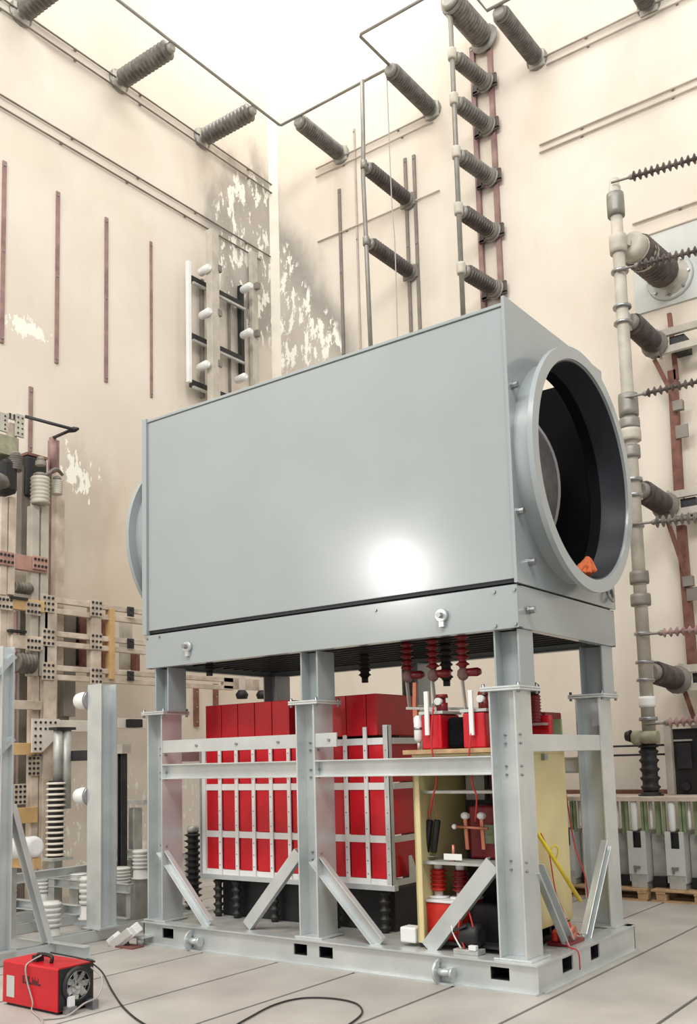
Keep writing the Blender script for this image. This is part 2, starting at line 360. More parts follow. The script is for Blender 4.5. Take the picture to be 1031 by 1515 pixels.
# lifting lugs on the base
for x in (-.70, -3.19):
    lug = put('lifting_lug', G().lathe((x - .055, -.02, .085), (.022, 0, 0), [(0, .085), (1, .085)], 24).box((x - .055, -.03, .02), (x - .033, .0, .15)), MT['galv'], fr, bevel=.003)
    put('lug_pin', G().cyl((x - .05, -.045, .085), (x + .07, -.045, .085), .026, n=14).lathe((x + .07, -.045, .085), (.02, 0, 0), [(0, .04), (1, .04)], 14).box((x + .0, -.03, .06), (x + .05, 0, .11)), MT['galv'], lug)
# ---------------------------------------------------------------- enclosure on top
en = thing('duct_enclosure', (-1.915, .905, 2.48), 'large grey painted box housing with round duct flanges on its ends', 'enclosure')
EX0, EX1, EY0, EY1 = -3.83, 0., 0., 1.81
Z0, Z1, Z2, Z3 = 2.482, 2.79, 4.845, 4.915
def cbeam(p0, p1, inward, name='frame_beam'):
    d = (V(p1) - V(p0)).normalized(); side = d.cross(V((0, 0, 1))); s = 1 if side.dot(V(inward)) > 0 else -1
    put(name, G().ext(p0, p1, [(s * a, b) for a, b in cpoly(.07, Z1 - Z0, .012)]), MT['grey'], en, bevel=.004)
zc = (Z0 + Z1) / 2
cbeam((EX0, EY0, zc), (EX1, EY0, zc), (0, 1, 0)); cbeam((EX0, EY1, zc), (EX1, EY1, zc), (0, -1, 0))
cbeam((EX1, EY0 + .003, zc), (EX1, EY1 - .003, zc), (-1, 0, 0)); cbeam((EX0, EY0 + .003, zc), (EX0, EY1 - .003, zc), (1, 0, 0))
# dark grating under the floor
put('floor_tray', G().box((EX0 + .02, .02, 2.70), (EX1 - .02, EY1 - .02, 2.72)), MT['dark'], en)
for i in range(12):
    y = .12 + i * .142; put('grating_slat', G().box((EX0 + .08, y - .012, 2.53), (EX1 - .08, y + .012, 2.60)), MT['dark'], en)
# side panels
fp = put('front_panel', G().box((EX0 + .03, .012, Z1 + .045), (EX1 - .012, .03, Z2)), MT['grey'], en, bevel=.004)
put('gap_shadow_strip', G().box((EX0 + .03, .03, Z1 + .001), (EX1 - .012, .05, Z1 + .06)), MT['shade_grey'], fp)  # dark strip paints the soft shadow along the panel's lower edge
put('top_trim', G().box((EX0 + .03, .0, Z2 + .003), (EX1 - .012, .06, Z2 + .028)), MT['grey'], fp, bevel=.004)
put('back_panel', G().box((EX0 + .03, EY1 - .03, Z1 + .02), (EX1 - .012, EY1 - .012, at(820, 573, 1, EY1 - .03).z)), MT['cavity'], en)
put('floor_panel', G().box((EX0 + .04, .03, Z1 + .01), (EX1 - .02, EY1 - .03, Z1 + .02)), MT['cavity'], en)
put('panel_shade_sheet', G().box((EX0 + .05, .032, Z1 + .02), (EX1 - .02, .036, Z2 - .02)), MT['cavity'], en)  # black sheet painting the housing's inner side as shaded
RYC, RZC = .895, 3.775
def holed(name, x0, x1, R, z1, m, parent):
    g = G(); N = 96; n = 0; y0, y1, z0 = -.012, EY1 + .012, Z1 + .01
    for x in (x0, x1):
        for i in range(N):
            a = 2 * math.pi * i / N; c, s_ = math.cos(a), math.sin(a)
            g.v.append(V((x, RYC + R * c, RZC + R * s_)))
        for i in range(N):
            a = 2 * math.pi * i / N; c, s_ = math.cos(a), math.sin(a)
            k = min(((y1 - RYC) / c if c > 1e-6 else 1e9), ((y0 - RYC) / c if c < -1e-6 else 1e9), ((z1 - RZC) / s_ if s_ > 1e-6 else 1e9), ((z0 - RZC) / s_ if s_ < -1e-6 else 1e9))
            g.v.append(V((x, RYC + k * c, RZC + k * s_)))
    # snap nearest outer points to the corners
    for base in (N, 3 * N):
        for (yy, zz) in ((y0, z0), (y0, z1), (y1, z0), (y1, z1)):
            j = min(range(N), key=lambda q: (g.v[base + q].y - yy) ** 2 + (g.v[base + q].z - zz) ** 2); g.v[base + j].y = yy; g.v[base + j].z = zz
    for i in range(N):
        j = (i + 1) % N
        g.face((i, N + i, N + j, j)); g.face((2 * N + i, 2 * N + j, 3 * N + j, 3 * N + i))
        g.face((i, j, 2 * N + j, 2 * N + i)); g.face((N + i, 3 * N + i, 3 * N + j, N + j))
    return put(name, g, m, parent)
def ring(name, x0, x1, r0, r1, m, parent, N=96):
    g = G(); P = [(0, r0), (0, r1), (1, r1), (1, r0), (0, r0)]
    for k in range(4): g.lathe((x0, RYC, RZC), (x1 - x0, 0, 0), P[k:k + 2], N, smooth=(k % 2 == 1), cap=False)   # crisp edges
    return put(name, g, m, parent)
CR = .865
for sx, x in ((1, EX1), (-1, EX0)):
    ep = holed('end_panel', x - .012, x + .012, CR, Z3, MT['grey'], en) if sx > 0 else holed('end_panel', x - .03, x + .028, CR, Z3 - .03, MT['grey'], en)
    cl = ring('duct_collar', x - .03 * sx, x + .185 * sx, CR - .012, CR, MT['grey'], en)
    ring('collar_shade_ring', x - .03 * sx, x + .184 * sx, CR - .022, CR - .013, MT['shade_grey'], cl)  # dark ring puts the duct's inner shade into the colour
    ring('duct_flange', x + .165 * sx, x + .205 * sx, CR - .006, .955, MT['grey'], en)
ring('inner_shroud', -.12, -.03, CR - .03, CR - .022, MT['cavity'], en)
# small fittings on the right end and the beams
def nut(p, ax, r=.02, l=.03, name='bolt'): put(name, G().lathe(p, V(ax) * l, [(0, r * 1.25), (.3, r * 1.25), (.3, r), (1, r)], 8, smooth=False), MT['bolt'], en)
for (px, py) in ((757, 571), (766, 757), (783, 832), (782, 903)): nut(at(px, py, 0, .012), (1, 0, 0), .024, .05, 'end_bolt')
for (px, py) in ((761, 872), (731, 876), (733, 926), (763, 923)): nut(at(px, py, 1, 0), (0, -1, 0), .012, .012)
for (px, py) in ((236, 942), (218, 945), (556, 903)): nut(at(px, py, 1, 0), (0, -1, 0), .010, .012)
for (px, py) in ((279, 957), (655, 911)):
    p = at(px, py, 1, 0); lug = put('lifting_eye', G().lathe(p, (0, -.035, 0), [(0, .05), (1, .045)], 20).box(p + V((-.02, -.03, -.085)), p + V((.02, -.004, 0))), MT['galv'], en)
    put('eye_bolt', G().lathe(p + V((0, -.035, 0)), (0, -.035, 0), [(0, .024), (1, .022)], 6, smooth=False), MT['bolt'], lug)
p = at(900, 880, 0, .02)
put('shackle', G().tube(curve([p + V((.0, -.06, .05)), p + V((.03, -.05, -.03)), p + V((.03, .03, -.05)), p + V((0, .09, .05))]), .014), MT['bolt'], en)
put('rear_lug', G().box((-.03, EY1 + .012, 4.3), (.01, EY1 + .05, 4.62)), MT['grey'], en)
# the parts seen inside the duct
ib = put('inner_coil', G().lathe((-1.11, .45, 3.8), (0, .75, 0), [(0, .80), (0, .94), (1, .94), (1, .80), (0, .80)], 64, cap=False), MT['coil'], en)
put('coil_rim', G().lathe((-1.11, 1.185, 3.8), (0, .02, 0), [(0, .80), (0, .955), (1, .955), (1, .80), (0, .80)], 64, cap=False), MT['coilrim'], ib)
g = G(); 
for k in range(3): g.tube(curve([(.05 + .03 * k, .93 + .05 * k, RZC - .79), (.08, 1.0 + .05 * k, RZC - .72 + .03 * k), (.1, 1.07 + .05 * k, RZC - .75)]), .03, 8)
tag(put('cloth_rag', g, MT['rag']), 'small orange rag lying at the bottom of the round duct', 'rag')
# ---------------------------------------------------------------- insulator builder
def sheds(g, p0, p1, r_core, r_shed, n_shed, seg=14):
    prof = [(0, r_core)]
    for i in range(n_shed):
        a = (i + .18) / n_shed; b = (i + .55) / n_shed; c = (i + .80) / n_shed
        prof += [(a, r_core), (b, r_shed), (b + .06 / n_shed, r_shed * .97), (c, r_core)]
    prof.append((1, r_core)); return g.lathe(p0, V(p1) - V(p0), prof, seg)
def insulator(name, p0, p1, rc, rs, n, label, cat='insulator', group=None, m='insul', cap='busgrey', capr=None, capl=.07, base=True, seg=14, parent=None):
    """ribbed insulator from its base p0 to its tip p1"""
    p0 = V(p0); p1 = V(p1); d = (p1 - p0); L = d.length; u = d / L; capr = capr or rc * 1.15
    t = thing(name, p0, label, cat, group) if parent is None else parent
    put('shed_stack', sheds(G(), p0 + u * capl, p1 - u * capl, rc, rs, n, seg), MT[m], t)
    if base: put('base_flange', G().lathe(p0, u * capl, [(0, rs * 1.25), (.3, rs * 1.25), (.3, capr), (1, capr)], 16), MT[cap], t)
    put('end_cap', G().lathe(p1 - u * capl, u * capl, [(0, capr), (.7, capr), (1, capr * .7)], 14), MT[cap], t)
    return t
# ---------------------------------------------------------------- red capacitor bank in the left bay
CY0, CY1 = .46, 1.02
CXL, CXR = at(302, 1250, 1, CY0).x, at(575, 1250, 1, CY0).x
CZ = [.60, .945, 1.372, 1.74]
cb = thing('capacitor_bank', ((CXL + CXR) / 2, .74, .2), 'bank of red cases in a white strip frame between the left legs', 'capacitor bank')
NC = 10; pit = (CXR - CXL) / NC
for j in range(3):
    for i in range(NC):
        x = CXL + i * pit
        put('red_case', G().box((x + .02, CY0 + .02, CZ[j] + .03), (x + pit - .02, CY1 - .02, CZ[j + 1] - .02)), MT['red'], cb, bevel=.004)
for i in range(NC):
    x = CXL + i * pit
    if i in (5,): continue
    x1 = x + pit - .004 if i < NC - 1 else x + pit - .10
    put('top_case', G().box((x + .004, CY0 + .03, 1.79), (x1, CY1 + .05, 2.135)), MT['red'], cb, bevel=.005)
for i in range(NC + 1):
    x = CXL + i * pit; w_ = .018 if 0 < i < NC else .022; top = 1.80 if i < NC - 1 else 1.86
    st = put('upright_strip', G().box((x - w_, CY0 - .004, .56), (x + w_, CY0 + .012, top)), MT['white'], cb, bevel=.002)
    if i > 0:
        for j in range(3):
            for q in (.2, .5, .8):
                zz = CZ[j] + (CZ[j + 1] - CZ[j]) * q; put('rivet', G().lathe((x, CY0 - .004, zz), (0, -.005, 0), [(0, .006), (1, .005)], 6), MT['bolt'], st)
for zz in CZ: put('cross_strip', G().box((CXL - .02, CY0 + .013, zz - .028), (CXR + .02, CY0 + .022, zz + .028)), MT['white'], cb, bevel=.002)
put('bottom_rail', G().box((CXL - .04, CY0 - .01, .54), (CXR + .05, CY0 + .05, .585)), MT['galv'], cb, bevel=.003)
put('corner_post', G().ext((CXR + .022, CY0 - .004, .55), (CXR + .022, CY0 - .004, 1.87), lpoly(.045, .06, .008), (0, 1, 0)), MT['galv'], cb)
put('corner_post', G().box((CXL - .05, CY0 - .004, .55), (CXL - .03, CY0 + .05, 1.74)), MT['galv'], cb)
for zz in CZ: put('side_strip', G().box((CXR + .02, CY0 + .06, zz - .025), (CXR + .03, CY1, zz + .025)), MT['galv'], cb)
put('rear_post', G().box((CXR, CY1, .55), (CXR + .04, CY1 + .04, 1.80)), MT['galv'], cb)
put('gusset_plate', G().ext((CXR + .03, CY1 - .16, .62), (CXR + .036, CY1 - .16, .62), [(-.0, -.04), (.16, -.04), (.16, .18), (.12, .18)]), MT['galv'], cb)
put('gap_shade', G().box((CXL + 5.3 * pit, CY0 + .10, 1.76), (CXR - .2, CY1 - .05, 1.79)).shift((0, 0, 0)), MT['black'], cb)  # black strip stands in for shade in the gap below the top cases
pl = put('plinth', G().box((CXL + .1, CY0 + .14, .2), (CXR - .05, CY1 + .25, .53)), MT['black'], cb)
for x in (CXL + .12, CXL + .35, CXL + .8, CXR - .6, CXR - .1): put('post_insulator', sheds(G(), (x, CY0 + .06, .2), (x, CY0 + .06, .545), .03, .05, 5), MT['black'], cb)
# black ribbed arrester beside the bank, behind the left leg
p = at(286, 1290, 1, 1.25); insulator('surge_arrester', (p.x, 1.25, 0), (p.x, 1.25, .95), .055, .095, 13, 'black ribbed arrester column behind the brace left of the red cases', 'arrester', m='black', cap='galvd')
# ---------------------------------------------------------------- yellow cabinet in the right bay
KX0, KX1, KY0, KZ0, KZ1 = -1.02, -.225, .15, .2, 1.60
KY1 = at(841, 1230, 0, KX1).y
cab = thing('equipment_cabinet', ((KX0 + KX1) / 2, (KY0 + KY1) / 2, KZ0), 'open fronted pale yellow steel cabinet in the right bay of the frame', 'cabinet')
put('side_panel', G().box((KX0, KY0, KZ0 + .03), (KX0 + .02, KY1, KZ1)).box((KX0, KY0, KZ0 + .03), (KX0 + .055, KY0 + .02, KZ1)), MT['yellow'], cab, bevel=.003)
put('side_panel', G().box((KX1 - .02, KY0, KZ0 + .12), (KX1, KY1, KZ1)), MT['yellow'], cab, bevel=.003)
put('back_panel', G().box((KX0 + .02, KY1 - .02, KZ0 + .03), (KX1 - .02, KY1, KZ1)), MT['yellow'], cab)
put('top_panel', G().box((KX0, KY0, KZ1), (KX1, KY1, KZ1 + .02)), MT['yellow'], cab)
put('bottom_panel', G().box((KX0 + .02, KY0 + .03, KZ0 + .03), (KX1 - .02, KY1 - .02, KZ0 + .05)), MT['dark'], cab)
for zz in (1.325, .80): put('shelf', G().box((KX0 + .02, KY0 + .06, zz), (KX1 - .02, KY0 + (.30 if zz > 1 else .34), zz + .02)), MT['galvd'], cab)
put('mounting_block', G().box(at(595 + 205, 1115, 0, KX1) + V((0, 0, -.05)), at(800, 1115, 0, KX1) + V((.03, .06, 0))), MT['bolt'], cab)
put('foot', G().box((KX0, KY0 + .02, KZ0), (KX0 + .06, KY0 + .08, KZ0 + .03)).box((KX1 - .08, KY1 - .1, KZ0), (KX1 - .02, KY1 - .04, KZ0 + .12)), MT['dark'], cab)
# contents
yk = KY0 + .22
p = at(650, 1345, 1, yk)
rb = thing('switch_block', (p.x, yk, .25), 'red box at the bottom of the yellow cabinet under the ribbed bushing', 'switchgear')
put('body', G().box((KX0 + .03, yk - .13, .25), (KX0 + .33, yk + .2, .515)), MT['redo'], rb, bevel=.006)
put('lid', G().box((KX0 + .028, yk - .14, .517), (KX0 + .335, yk + .2, .535)), MT['white'], rb, bevel=.003)
put('side_block', G().box((KX0 + .35, yk - .05, .25), (KX1 - .06, yk + .25, .50)), MT['black'], rb)
for px, lb in ((650, 'bright red ribbed bushing on the red box in the yellow cabinet, nearer the left wall'), (683, 'dark red ribbed bushing in the yellow cabinet half hidden by the brace')):
    p = at(px, 1340, 1, yk); insulator('ribbed_bushing', (p.x, yk, .536), (p.x, yk, .80), .045, .068, 5, lb, 'bushing', m='redo' if px == 650 else 'redd', cap='white', capr=.035, capl=.05)
p = at(671, 1268, 1, yk - .1); tagp = thing('terminal_link', (p.x, yk - .1, .82), 'white label strip on a short pink post above the cabinet shelf', 'terminal')
put('post', G().cyl((p.x, yk - .1, .82), (p.x, yk - .1, p.z + .09), .012), MT['copper'], tagp); put('label_strip', G().box((p.x - .075, yk - .118, p.z - .02), (p.x + .08, yk - .113, p.z + .025)), MT['white'], tagp)
for k, (px, lb) in enumerate(((633, 'left one of two black capacitor tubes hanging from orange leads in the cabinet'), (644, 'right one of two black capacitor tubes hanging from orange leads in the cabinet'))):
    a = at(px + 3, 1213, 1, yk - .06); b = at(px - 3, 1261, 1, yk - .06); t = thing('capacitor_tube', b, lb, 'capacitor', 'black tubes hanging in the cabinet')
    put('tube_body', G().lathe(b, a - b, [(0, .020), (.03, .027), (.97, .027), (1, .02)], 14), MT['black'], t)
    put('lead', G().tube(curve([a, a + V((-.005, 0, .05)), (at(640, 1182, 1, yk - .06))]), .006, 6), MT['copper'], t)
put_p = at(638, 1265, 1, yk - .05); put('bracket', G().box(put_p + V((-.09, -.03, -.012)), put_p + V((.035, .05, -.004))), MT['galvd'], cab)
for k, (px, lb) in enumerate(((690, 'left pinkish contact arm rising in the upper part of the cabinet'), (714, 'right pinkish contact arm next to the near leg in the cabinet'))):
    a = at(px + 2, 1257, 1, yk + .02); b = at(px - 2, 1207, 1, yk + .02); t = thing('contact_arm', a, lb, 'contact arm', 'contact arms in the cabinet')
    put('arm_blade', G().bar(a, b, .03, .018, (0, 1, 0)), MT['copper'], t, bevel=.003); put('pivot_head', G().lathe(b + V((-.03, 0, 0)), (.06, 0, 0), [(0, .018), (.3, .028), (.7, .028), (1, .018)], 12), MT['white'], t)
a = at(672, 1223, 1, yk - .03); b = at(722, 1226, 1, yk - .03)
t = thing('operating_shaft', a, 'thin pink metal shaft with a round end crossing the contact arms', 'shaft'); put('rod', G().cyl(a, b, .010), MT['copper'], t); put('end_ball', G().lathe(a - V((.02, 0, 0)), (.04, 0, 0), [(0, .008), (.3, .02), (.7, .02), (1, .008)], 10), MT['white'], t)
put_m = thing('drive_mechanism', (KX0 + .45, yk + .22, .82), 'dark red drive housing at the back of the cabinet shelf', 'mechanism')
put('housing', G().box((KX0 + .27, yk + .13, .82), (KX1 - .06, yk + .5, 1.22)), MT['redd'], put_m, bevel=.02)
put('cover', G().box((KX0 + .40, yk + .10, .94), (KX1 - .14, yk + .13, 1.08)), MT['green'], put_m, bevel=.004); put('cowl', G().lathe((KX1 - .15, yk + .02, 1.12), (.06, 0, 0), [(0, .05), (.2, .07), (.8, .07), (1, .05)], 14), MT['white'], put_m)
# board and red blocks on the cabinet
bd = tag(put('timber_board', G().box((KX0 - .07, KY0 - .02, KZ1 + .021), (-.29, KY0 + .32, KZ1 + .055)), MT['wood'], bevel=.003), 'narrow timber board on top of the yellow cabinet', 'board')
zt = KZ1 + .056
def red_block(x0, x1, lb, whitebar):
    t = thing('resin_transformer', ((x0 + x1) / 2, KY0 + .15, zt), lb, 'transformer', 'red blocks on the timber board')
    put('resin_body', G().box((x0, KY0 + .0, zt), (x1, KY0 + .28, zt + .26)), MT['red'], t, bevel=.012)
    put('top_clamp', G().box((x0 - .02, KY0 - .005, zt + .262), (x1 + .02, KY0 + .28, zt + .285)), MT['galvd'], t, bevel=.003)
    put('terminal_stud', G().lathe(((x0 + x1) / 2 + .03, KY0 + .12, zt + .285), (0, 0, .13), [(0, .045), (.5, .045), (.5, .03), (.8, .03), (.8, .05), (1, .045)], 12), MT['redd'], t)
    put('terminal_nut', G().lathe(((x0 + x1) / 2 + .03, KY0 + .05, zt + .36), (0, .04, 0), [(0, .028), (1, .028)], 12), MT['white'], t)
    a = at(whitebar, 1088, 1, KY0 - .03); put('white_bar', G().box((a.x - .018, KY0 - .035, a.z), (a.x + .018, KY0 - .015, a.z + .33)), MT['white'], t, bevel=.003)
b1 = at(624, 1090, 1, KY0).x; b2 = at(653, 1090, 1, KY0).x; b3 = at(685, 1090, 1, KY0).x; b4 = at(718, 1090, 1, KY0).x
red_block(b1, b2, 'pinkish red resin block on the board, further from the near leg', 632); red_block(b3, b4, 'pinkish red resin block on the board touching the near leg', 698)
tag(put('recess_block', G().box((b2 + .012, KY0 + .06, zt), (b3 - .012, KY0 + .26, zt + .235)), MT['cavity'], bevel=.03), 'black block standing in for the dark recess between the two red resin blocks', 'core')  # black block painted in for the dark recess between the blocks
p = at(617, 1078, 1, KY0 + .02); sl = thing('silencer_can', p, 'white oblong can lying at the left end of the red blocks', 'can')
put('can_body', G().lathe(p + V((0, .02, -.10)), (0, 0, .20), [(0, .02), (.1, .036), (.9, .036), (1, .02)], 14), MT['white'], sl); put('can_band', G().lathe(p + V((0, .02, -.01)), (0, 0, .02), [(0, .038), (1, .038)], 14), MT['bolt'], sl); put('can_foot', G().cyl(p + V((0, .02, -.10)), V((p.x, p.y + .02, zt)), .014), MT['galvd'], sl)
a = at(603, 1048, 1, KY0 + .25); b = at(722, 1049, 1, KY0 + .25); cbx = thing('connection_bus', a, 'flat grey bus strip running behind the white bars', 'bus bar')
put('bus_strip', G().bar(a, b, .05, .02), MT['galvd'], cbx); put('bus_post', G().box(a + V((.06, -.02, -.12)), a + V((.10, .02, -.01))), MT['copper'], cbx); put('bus_leg', G().cyl((a.x + .18, a.y, zt), (a.x + .18, a.y, a.z), .012), MT['galvd'], cbx); put('side_arm', G().bar(a + V((.07, 0, 0)), a + V((.08, 0, .20)), .03, .03, (0, 1, 0)), MT['copper'], cbx)
# red insulators hanging from the enclosure floor
for px, py, yy, lb in ((603, 1003, .55, 'dark red hanging insulator with ball end, nearest the middle leg'), (641, 1001, .45, 'dark red hanging insulator in the middle of the row under the housing'), (685, 999, .35, 'dark red hanging insulator with ball end, nearest the near leg')):
    p = at(px, py, 1, yy); t = thing('hanging_insulator', (p.x, yy, 2.69), lb, 'insulator', 'red insulators hanging under the housing')
    put('shed_stack', sheds(G(), (p.x, yy, 2.69), (p.x, yy, p.z + .06), .03, .055, 8), MT['redd'], t); put('ball_end', G().lathe((p.x, yy, p.z + .06), (0, 0, -.10), [(0, .02), (.25, .042), (.6, .046), (.85, .035), (1, .015)], 16), MT['mauve'], t)
    put('side_arm', G().lathe((p.x, yy, p.z + .02), (.14, .03, 0), [(0, .03), (.8, .035), (1, .02)], 10), MT['redd'], t); put('link_strap', G().bar((p.x - .01, yy, p.z - .02), (p.x + .01, yy, p.z - .26), .012, .035, (0, 1, 0)), MT['cream'], t)
for px, py, yy, lb in ((540, 1010, .9, 'black ribbed insulator hanging alone over the right half of the red bank'), (661, 1015, .8, 'black ribbed insulator hanging between two dark red ones'), (310, 1000, .35, 'small black insulator hanging near the upper left leg')):
    p = at(px, py, 1, yy); t = thing('hanging_insulator', (p.x, yy, 2.69), lb, 'insulator', 'black insulators hanging under the housing')
    put('shed_stack', sheds(G(), (p.x, yy, 2.69), (p.x, yy, p.z + .05), .04, .058, 9), MT['black'], t); put('end_cap', G().cyl((p.x, yy, p.z + .05), (p.x, yy, p.z), .03), MT['dark'], t)
# red tank with bushing behind the near leg
p = at(800, 1080, 1, 1.1); rt = thing('bushing_tank', (p.x, 1.1, KZ1 + .021), 'dark red tank with a tall ribbed bushing behind the near leg', 'transformer')
x0 = at(772, 1080, 1, 1.0).x; x1 = at(822, 1080, 1, 1.0).x
put('tank_body', G().box((x0, 1.0, KZ1 + .021), (x1 - .08, 1.3, 1.93)), MT['redd'], rt, bevel=.01); put('tank_box', G().box((x1 - .22, .93, KZ1 + .021), (x1 - .02, 1.0, 1.9)), MT['red'], rt, bevel=.008)
p0 = at(797, 1070, 1, .95); put('bushing', sheds(G(), (p0.x, .90, p0.z), (p0.x, .90, 2.06), .04, .05, 9), MT['redd'], rt); put('bushing_cap', G().lathe((p0.x, .90, 2.06), (0, 0, .1), [(0, .03), (.2, .045), (.8, .04), (1, .015)], 12), MT['dark'], rt); put('bushing_base', G().box((p0.x - .09, .84, p0.z - .02), (p0.x + .09, .99, p0.z)), MT['mauve'], rt)
put('bushing_stay', G().cyl((p0.x - .06, .9, p0.z), (p0.x - .03, .9, 2.06), .004, n=6), MT['redd'], rt)
put('green_plate', G().box((x1 - .09, 1.05, KZ1 + .021), (x1 + .02, 1.08, 1.87)), MT['green'], rt)
# wires and small parts on the skid deck
def wire(name, pts, r, m, lb, cat='cable', group=None): return tag(put(name, G().tube(curve(pts), r, 6), MT[m]), lb, cat, group)
yl = KY0 - .03
wire('red_wire', [at(641, 1045, 1, yl), at(638, 1100, 1, yl - .02), at(646, 1150, 1, yl), at(640, 1180, 1, yl), at(636, 1205, 1, yl + .1)], .007, 'wire', 'red wire falling past the timber board towards the black tubes')
wire('red_wire', [at(697, 1085, 1, yl), at(694, 1120, 1, yl - .02), at(699, 1160, 1, yl), at(705, 1180, 1, yl), at(703, 1215, 1, yl + .1)], .007, 'wire', 'red wire falling past the board beside the near leg')
wire('red_wire', [at(828, 1113, 1, 1.45), at(838, 1180, 1, 1.45), at(850, 1250, 1, 1.4), at(866, 1300, 1, 1.3), V((-.12, 1.25, .21))], .006, 'wire', 'red cable sloping down behind the yellow cabinet side')
wire('red_wire', [at(800, 1233, 0, KX1 + .03), at(812, 1262, 0, KX1 + .03), at(822, 1320, 0, KX1 + .03), at(834, 1352, 0, -.2), V((-.05, .62, .23)), V((.045, .60, .19)), V((.05, .61, .06))], .005, 'wire', 'thin red wire from the yellow rod over the base edge')
ya, yb2 = at(782, 1212, 0, KX1 + .04), at(858, 1332, 0, KX1 + .12)
yr = thing('insulated_rod', yb2, 'yellow insulating rod leaning against the yellow cabinet side', 'rod'); put('rod_shaft', G().cyl(ya, yb2, .014, .017), MT['yelrod'], yr); mid = ya.lerp(yb2, .38); put('hook_loop', G().tube(curve([mid, mid + V((.04, .02, .04)), mid + V((.05, .05, .0)), mid.lerp(yb2, .2)]), .006, 6), MT['yelrod'], yr)
p = at(705, 1385, 1, .22); cl = thing('coil_drive', (p.x, .22, .2), 'small black motor drive with white leads on the deck by the near leg', 'motor')
put('motor_body', G().lathe((p.x - .08, .15, .32), (.16, 0, 0), [(0, .06), (.15, .085), (.85, .085), (1, .06)], 16), MT['black'], cl); put('motor_base', G().box((p.x - .1, .05, .2), (p.x + .1, .165, .235)), MT['galvd'], cl, bevel=.004); put('shaft_lever', G().bar((p.x - .11, .08, .35), (p.x + .0, .08, .40), .02, .015), MT['dark'], cl); put('lead', G().tube(curve([(p.x - .05, .08, .235), (p.x - .12, .09, .34), (p.x - .16, .13, .45)]), .006, 6), MT['white'], cl); put('lead', G().tube(curve([(p.x - .02, .08, .235), (p.x - .07, .09, .38), (p.x - .03, .14, .52), (p.x + .05, .10, .36)]), .006, 6), MT['wire'], cl); put('terminal_box', G().box((p.x + .03, .04, .236), (p.x + .09, .08, .27)), MT['white'], cl, bevel=.004)
p = at(838, 1372, 0, -.12); rw = thing('relay_cluster', (-.14, p.y, .2), 'tangle of red relays and white coils on the deck behind the near leg', 'relay')
put('relay_base', G().box((-.22, p.y - .14, .2), (-.05, p.y + .16, .225)), MT['redd'], rw, bevel=.003)
for k in range(5):
    y = p.y - .11 + k * .055; put('relay_coil', G().lathe((-.16 + .02 * (k % 2), y, .225), (0, 0, .08 + .03 * (k % 3)), [(0, .022), (.2, .03), (.8, .03), (1, .018)], 10), MT['white' if k % 2 else 'redo'], rw)
put('jumper', G().tube(curve([(-.18, p.y - .1, .3), (-.1, p.y - .03, .38), (-.16, p.y + .06, .34), (-.08, p.y + .14, .24)]), .006, 6), MT['wire'], rw); put('ring_core', G().lathe((-.08, p.y - .02, .285), (.03, 0, 0), [(0, .02), (0, .05), (1, .05), (1, .02), (0, .02)], 16, cap=False), MT['copper'], rw)
tag(put('deck_block', G().box(at(592, 1398, 1, .14) + V((0, 0, .02)), at(614, 1373, 1, .14) + V((0, .12, 0))), MT['white'], bevel=.012), 'pale block on the deck between the two right braces', 'block')

bkx = thing('shade_board', (KX0 + .3, KY1 - .3, .25), 'dark board added to shade the back of the yellow cabinet', 'shade board')  # invented dark board with filler boxes, darkens the cabinet interior
put('board', G().box((KX0 + .06, KY1 - .32, .25), (KX1 - .05, KY1 - .29, 1.56)), MT['dark'], bkx)
for i in range(3):
    for j in range(2): put('filler_box', G().box((KX0 + .10 + i * .22, KY1 - .38, 1.25 - j * .34), (KX0 + .27 + i * .22, KY1 - .32, 1.46 - j * .34)), MT['redd' if (i + j) % 2 else 'galvd'], bkx, bevel=.006)
# ---------------------------------------------------------------- fixed on the walls
def strip(pix, wall, lb, w_=.06, t=.02, m='mauve', group='vertical wall strips', name='wall_strip'):
    """flat bar fixed to a wall between two photo points"""
    ax = 0 if wall == 'L' else 1; v = XL if wall == 'L' else YB
    a = at(*pix[0], ax, v); b = at(*pix[1], ax, v); 
    if ax == 0: b.y = a.y = (a.y + b.y) / 2
    else: b.x = a.x = (a.x + b.x) / 2
    z0, z1 = min(a.z, b.z), max(a.z, b.z); t_ = thing(name, (a.x, a.y, z0), lb, 'wall strip', group)
    g = G()
    if ax == 0: g.box((XL, a.y - w_ / 2, z0), (XL + t, a.y + w_ / 2, z1))
    else: g.box((a.x - w_ / 2, YB - t, z0), (a.x + w_ / 2, YB, z1))
    put('flat_bar', g, MT[m], t_)
    for zz in (z0 + .06, (z0 + z1) / 2, z1 - .06):
        c = V((XL + t, a.y, zz)) if ax == 0 else V((a.x, YB - t, zz)); put('fixing_screw', G().lathe(c, V((.012, 0, 0)) if ax == 0 else V((0, -.012, 0)), [(0, .014), (1, .011)], 8), MT['bolt'], t_)
    return t_
def conduit(pix, wall, lb, r=.014, off=.03, m='cond', group='horizontal wall conduits', name='conduit'):
    ax = 0 if wall == 'L' else 1; v = XL + off if wall == 'L' else YB - off
    a = at(*pix[0], ax, v); b = at(*pix[1], ax, v); b.z = a.z = (a.z + b.z) / 2
    if pix[0][0] < 0: a.y -= 7          # runs on along the wall past the view
    if pix[1][0] > 1031: b.x += 6
    t_ = thing(name, a.lerp(b, .5), lb, 'conduit', group); put('pipe', G().cyl(a, b, r, n=8), MT[m], t_)
    k = max(2, int((b - a).length / 1.1)); n = V((-1, 0, 0)) if ax == 0 else V((0, 1, 0))
    for i in range(k):
        c = a.lerp(b, (i + .5) / k); d = (b - a).normalized(); put('clip', G().obox(c + n * (off * .5), d * .015, n * (off * .5), V((0, 0, r + .004))), MT['cond'], t_)
    return t_
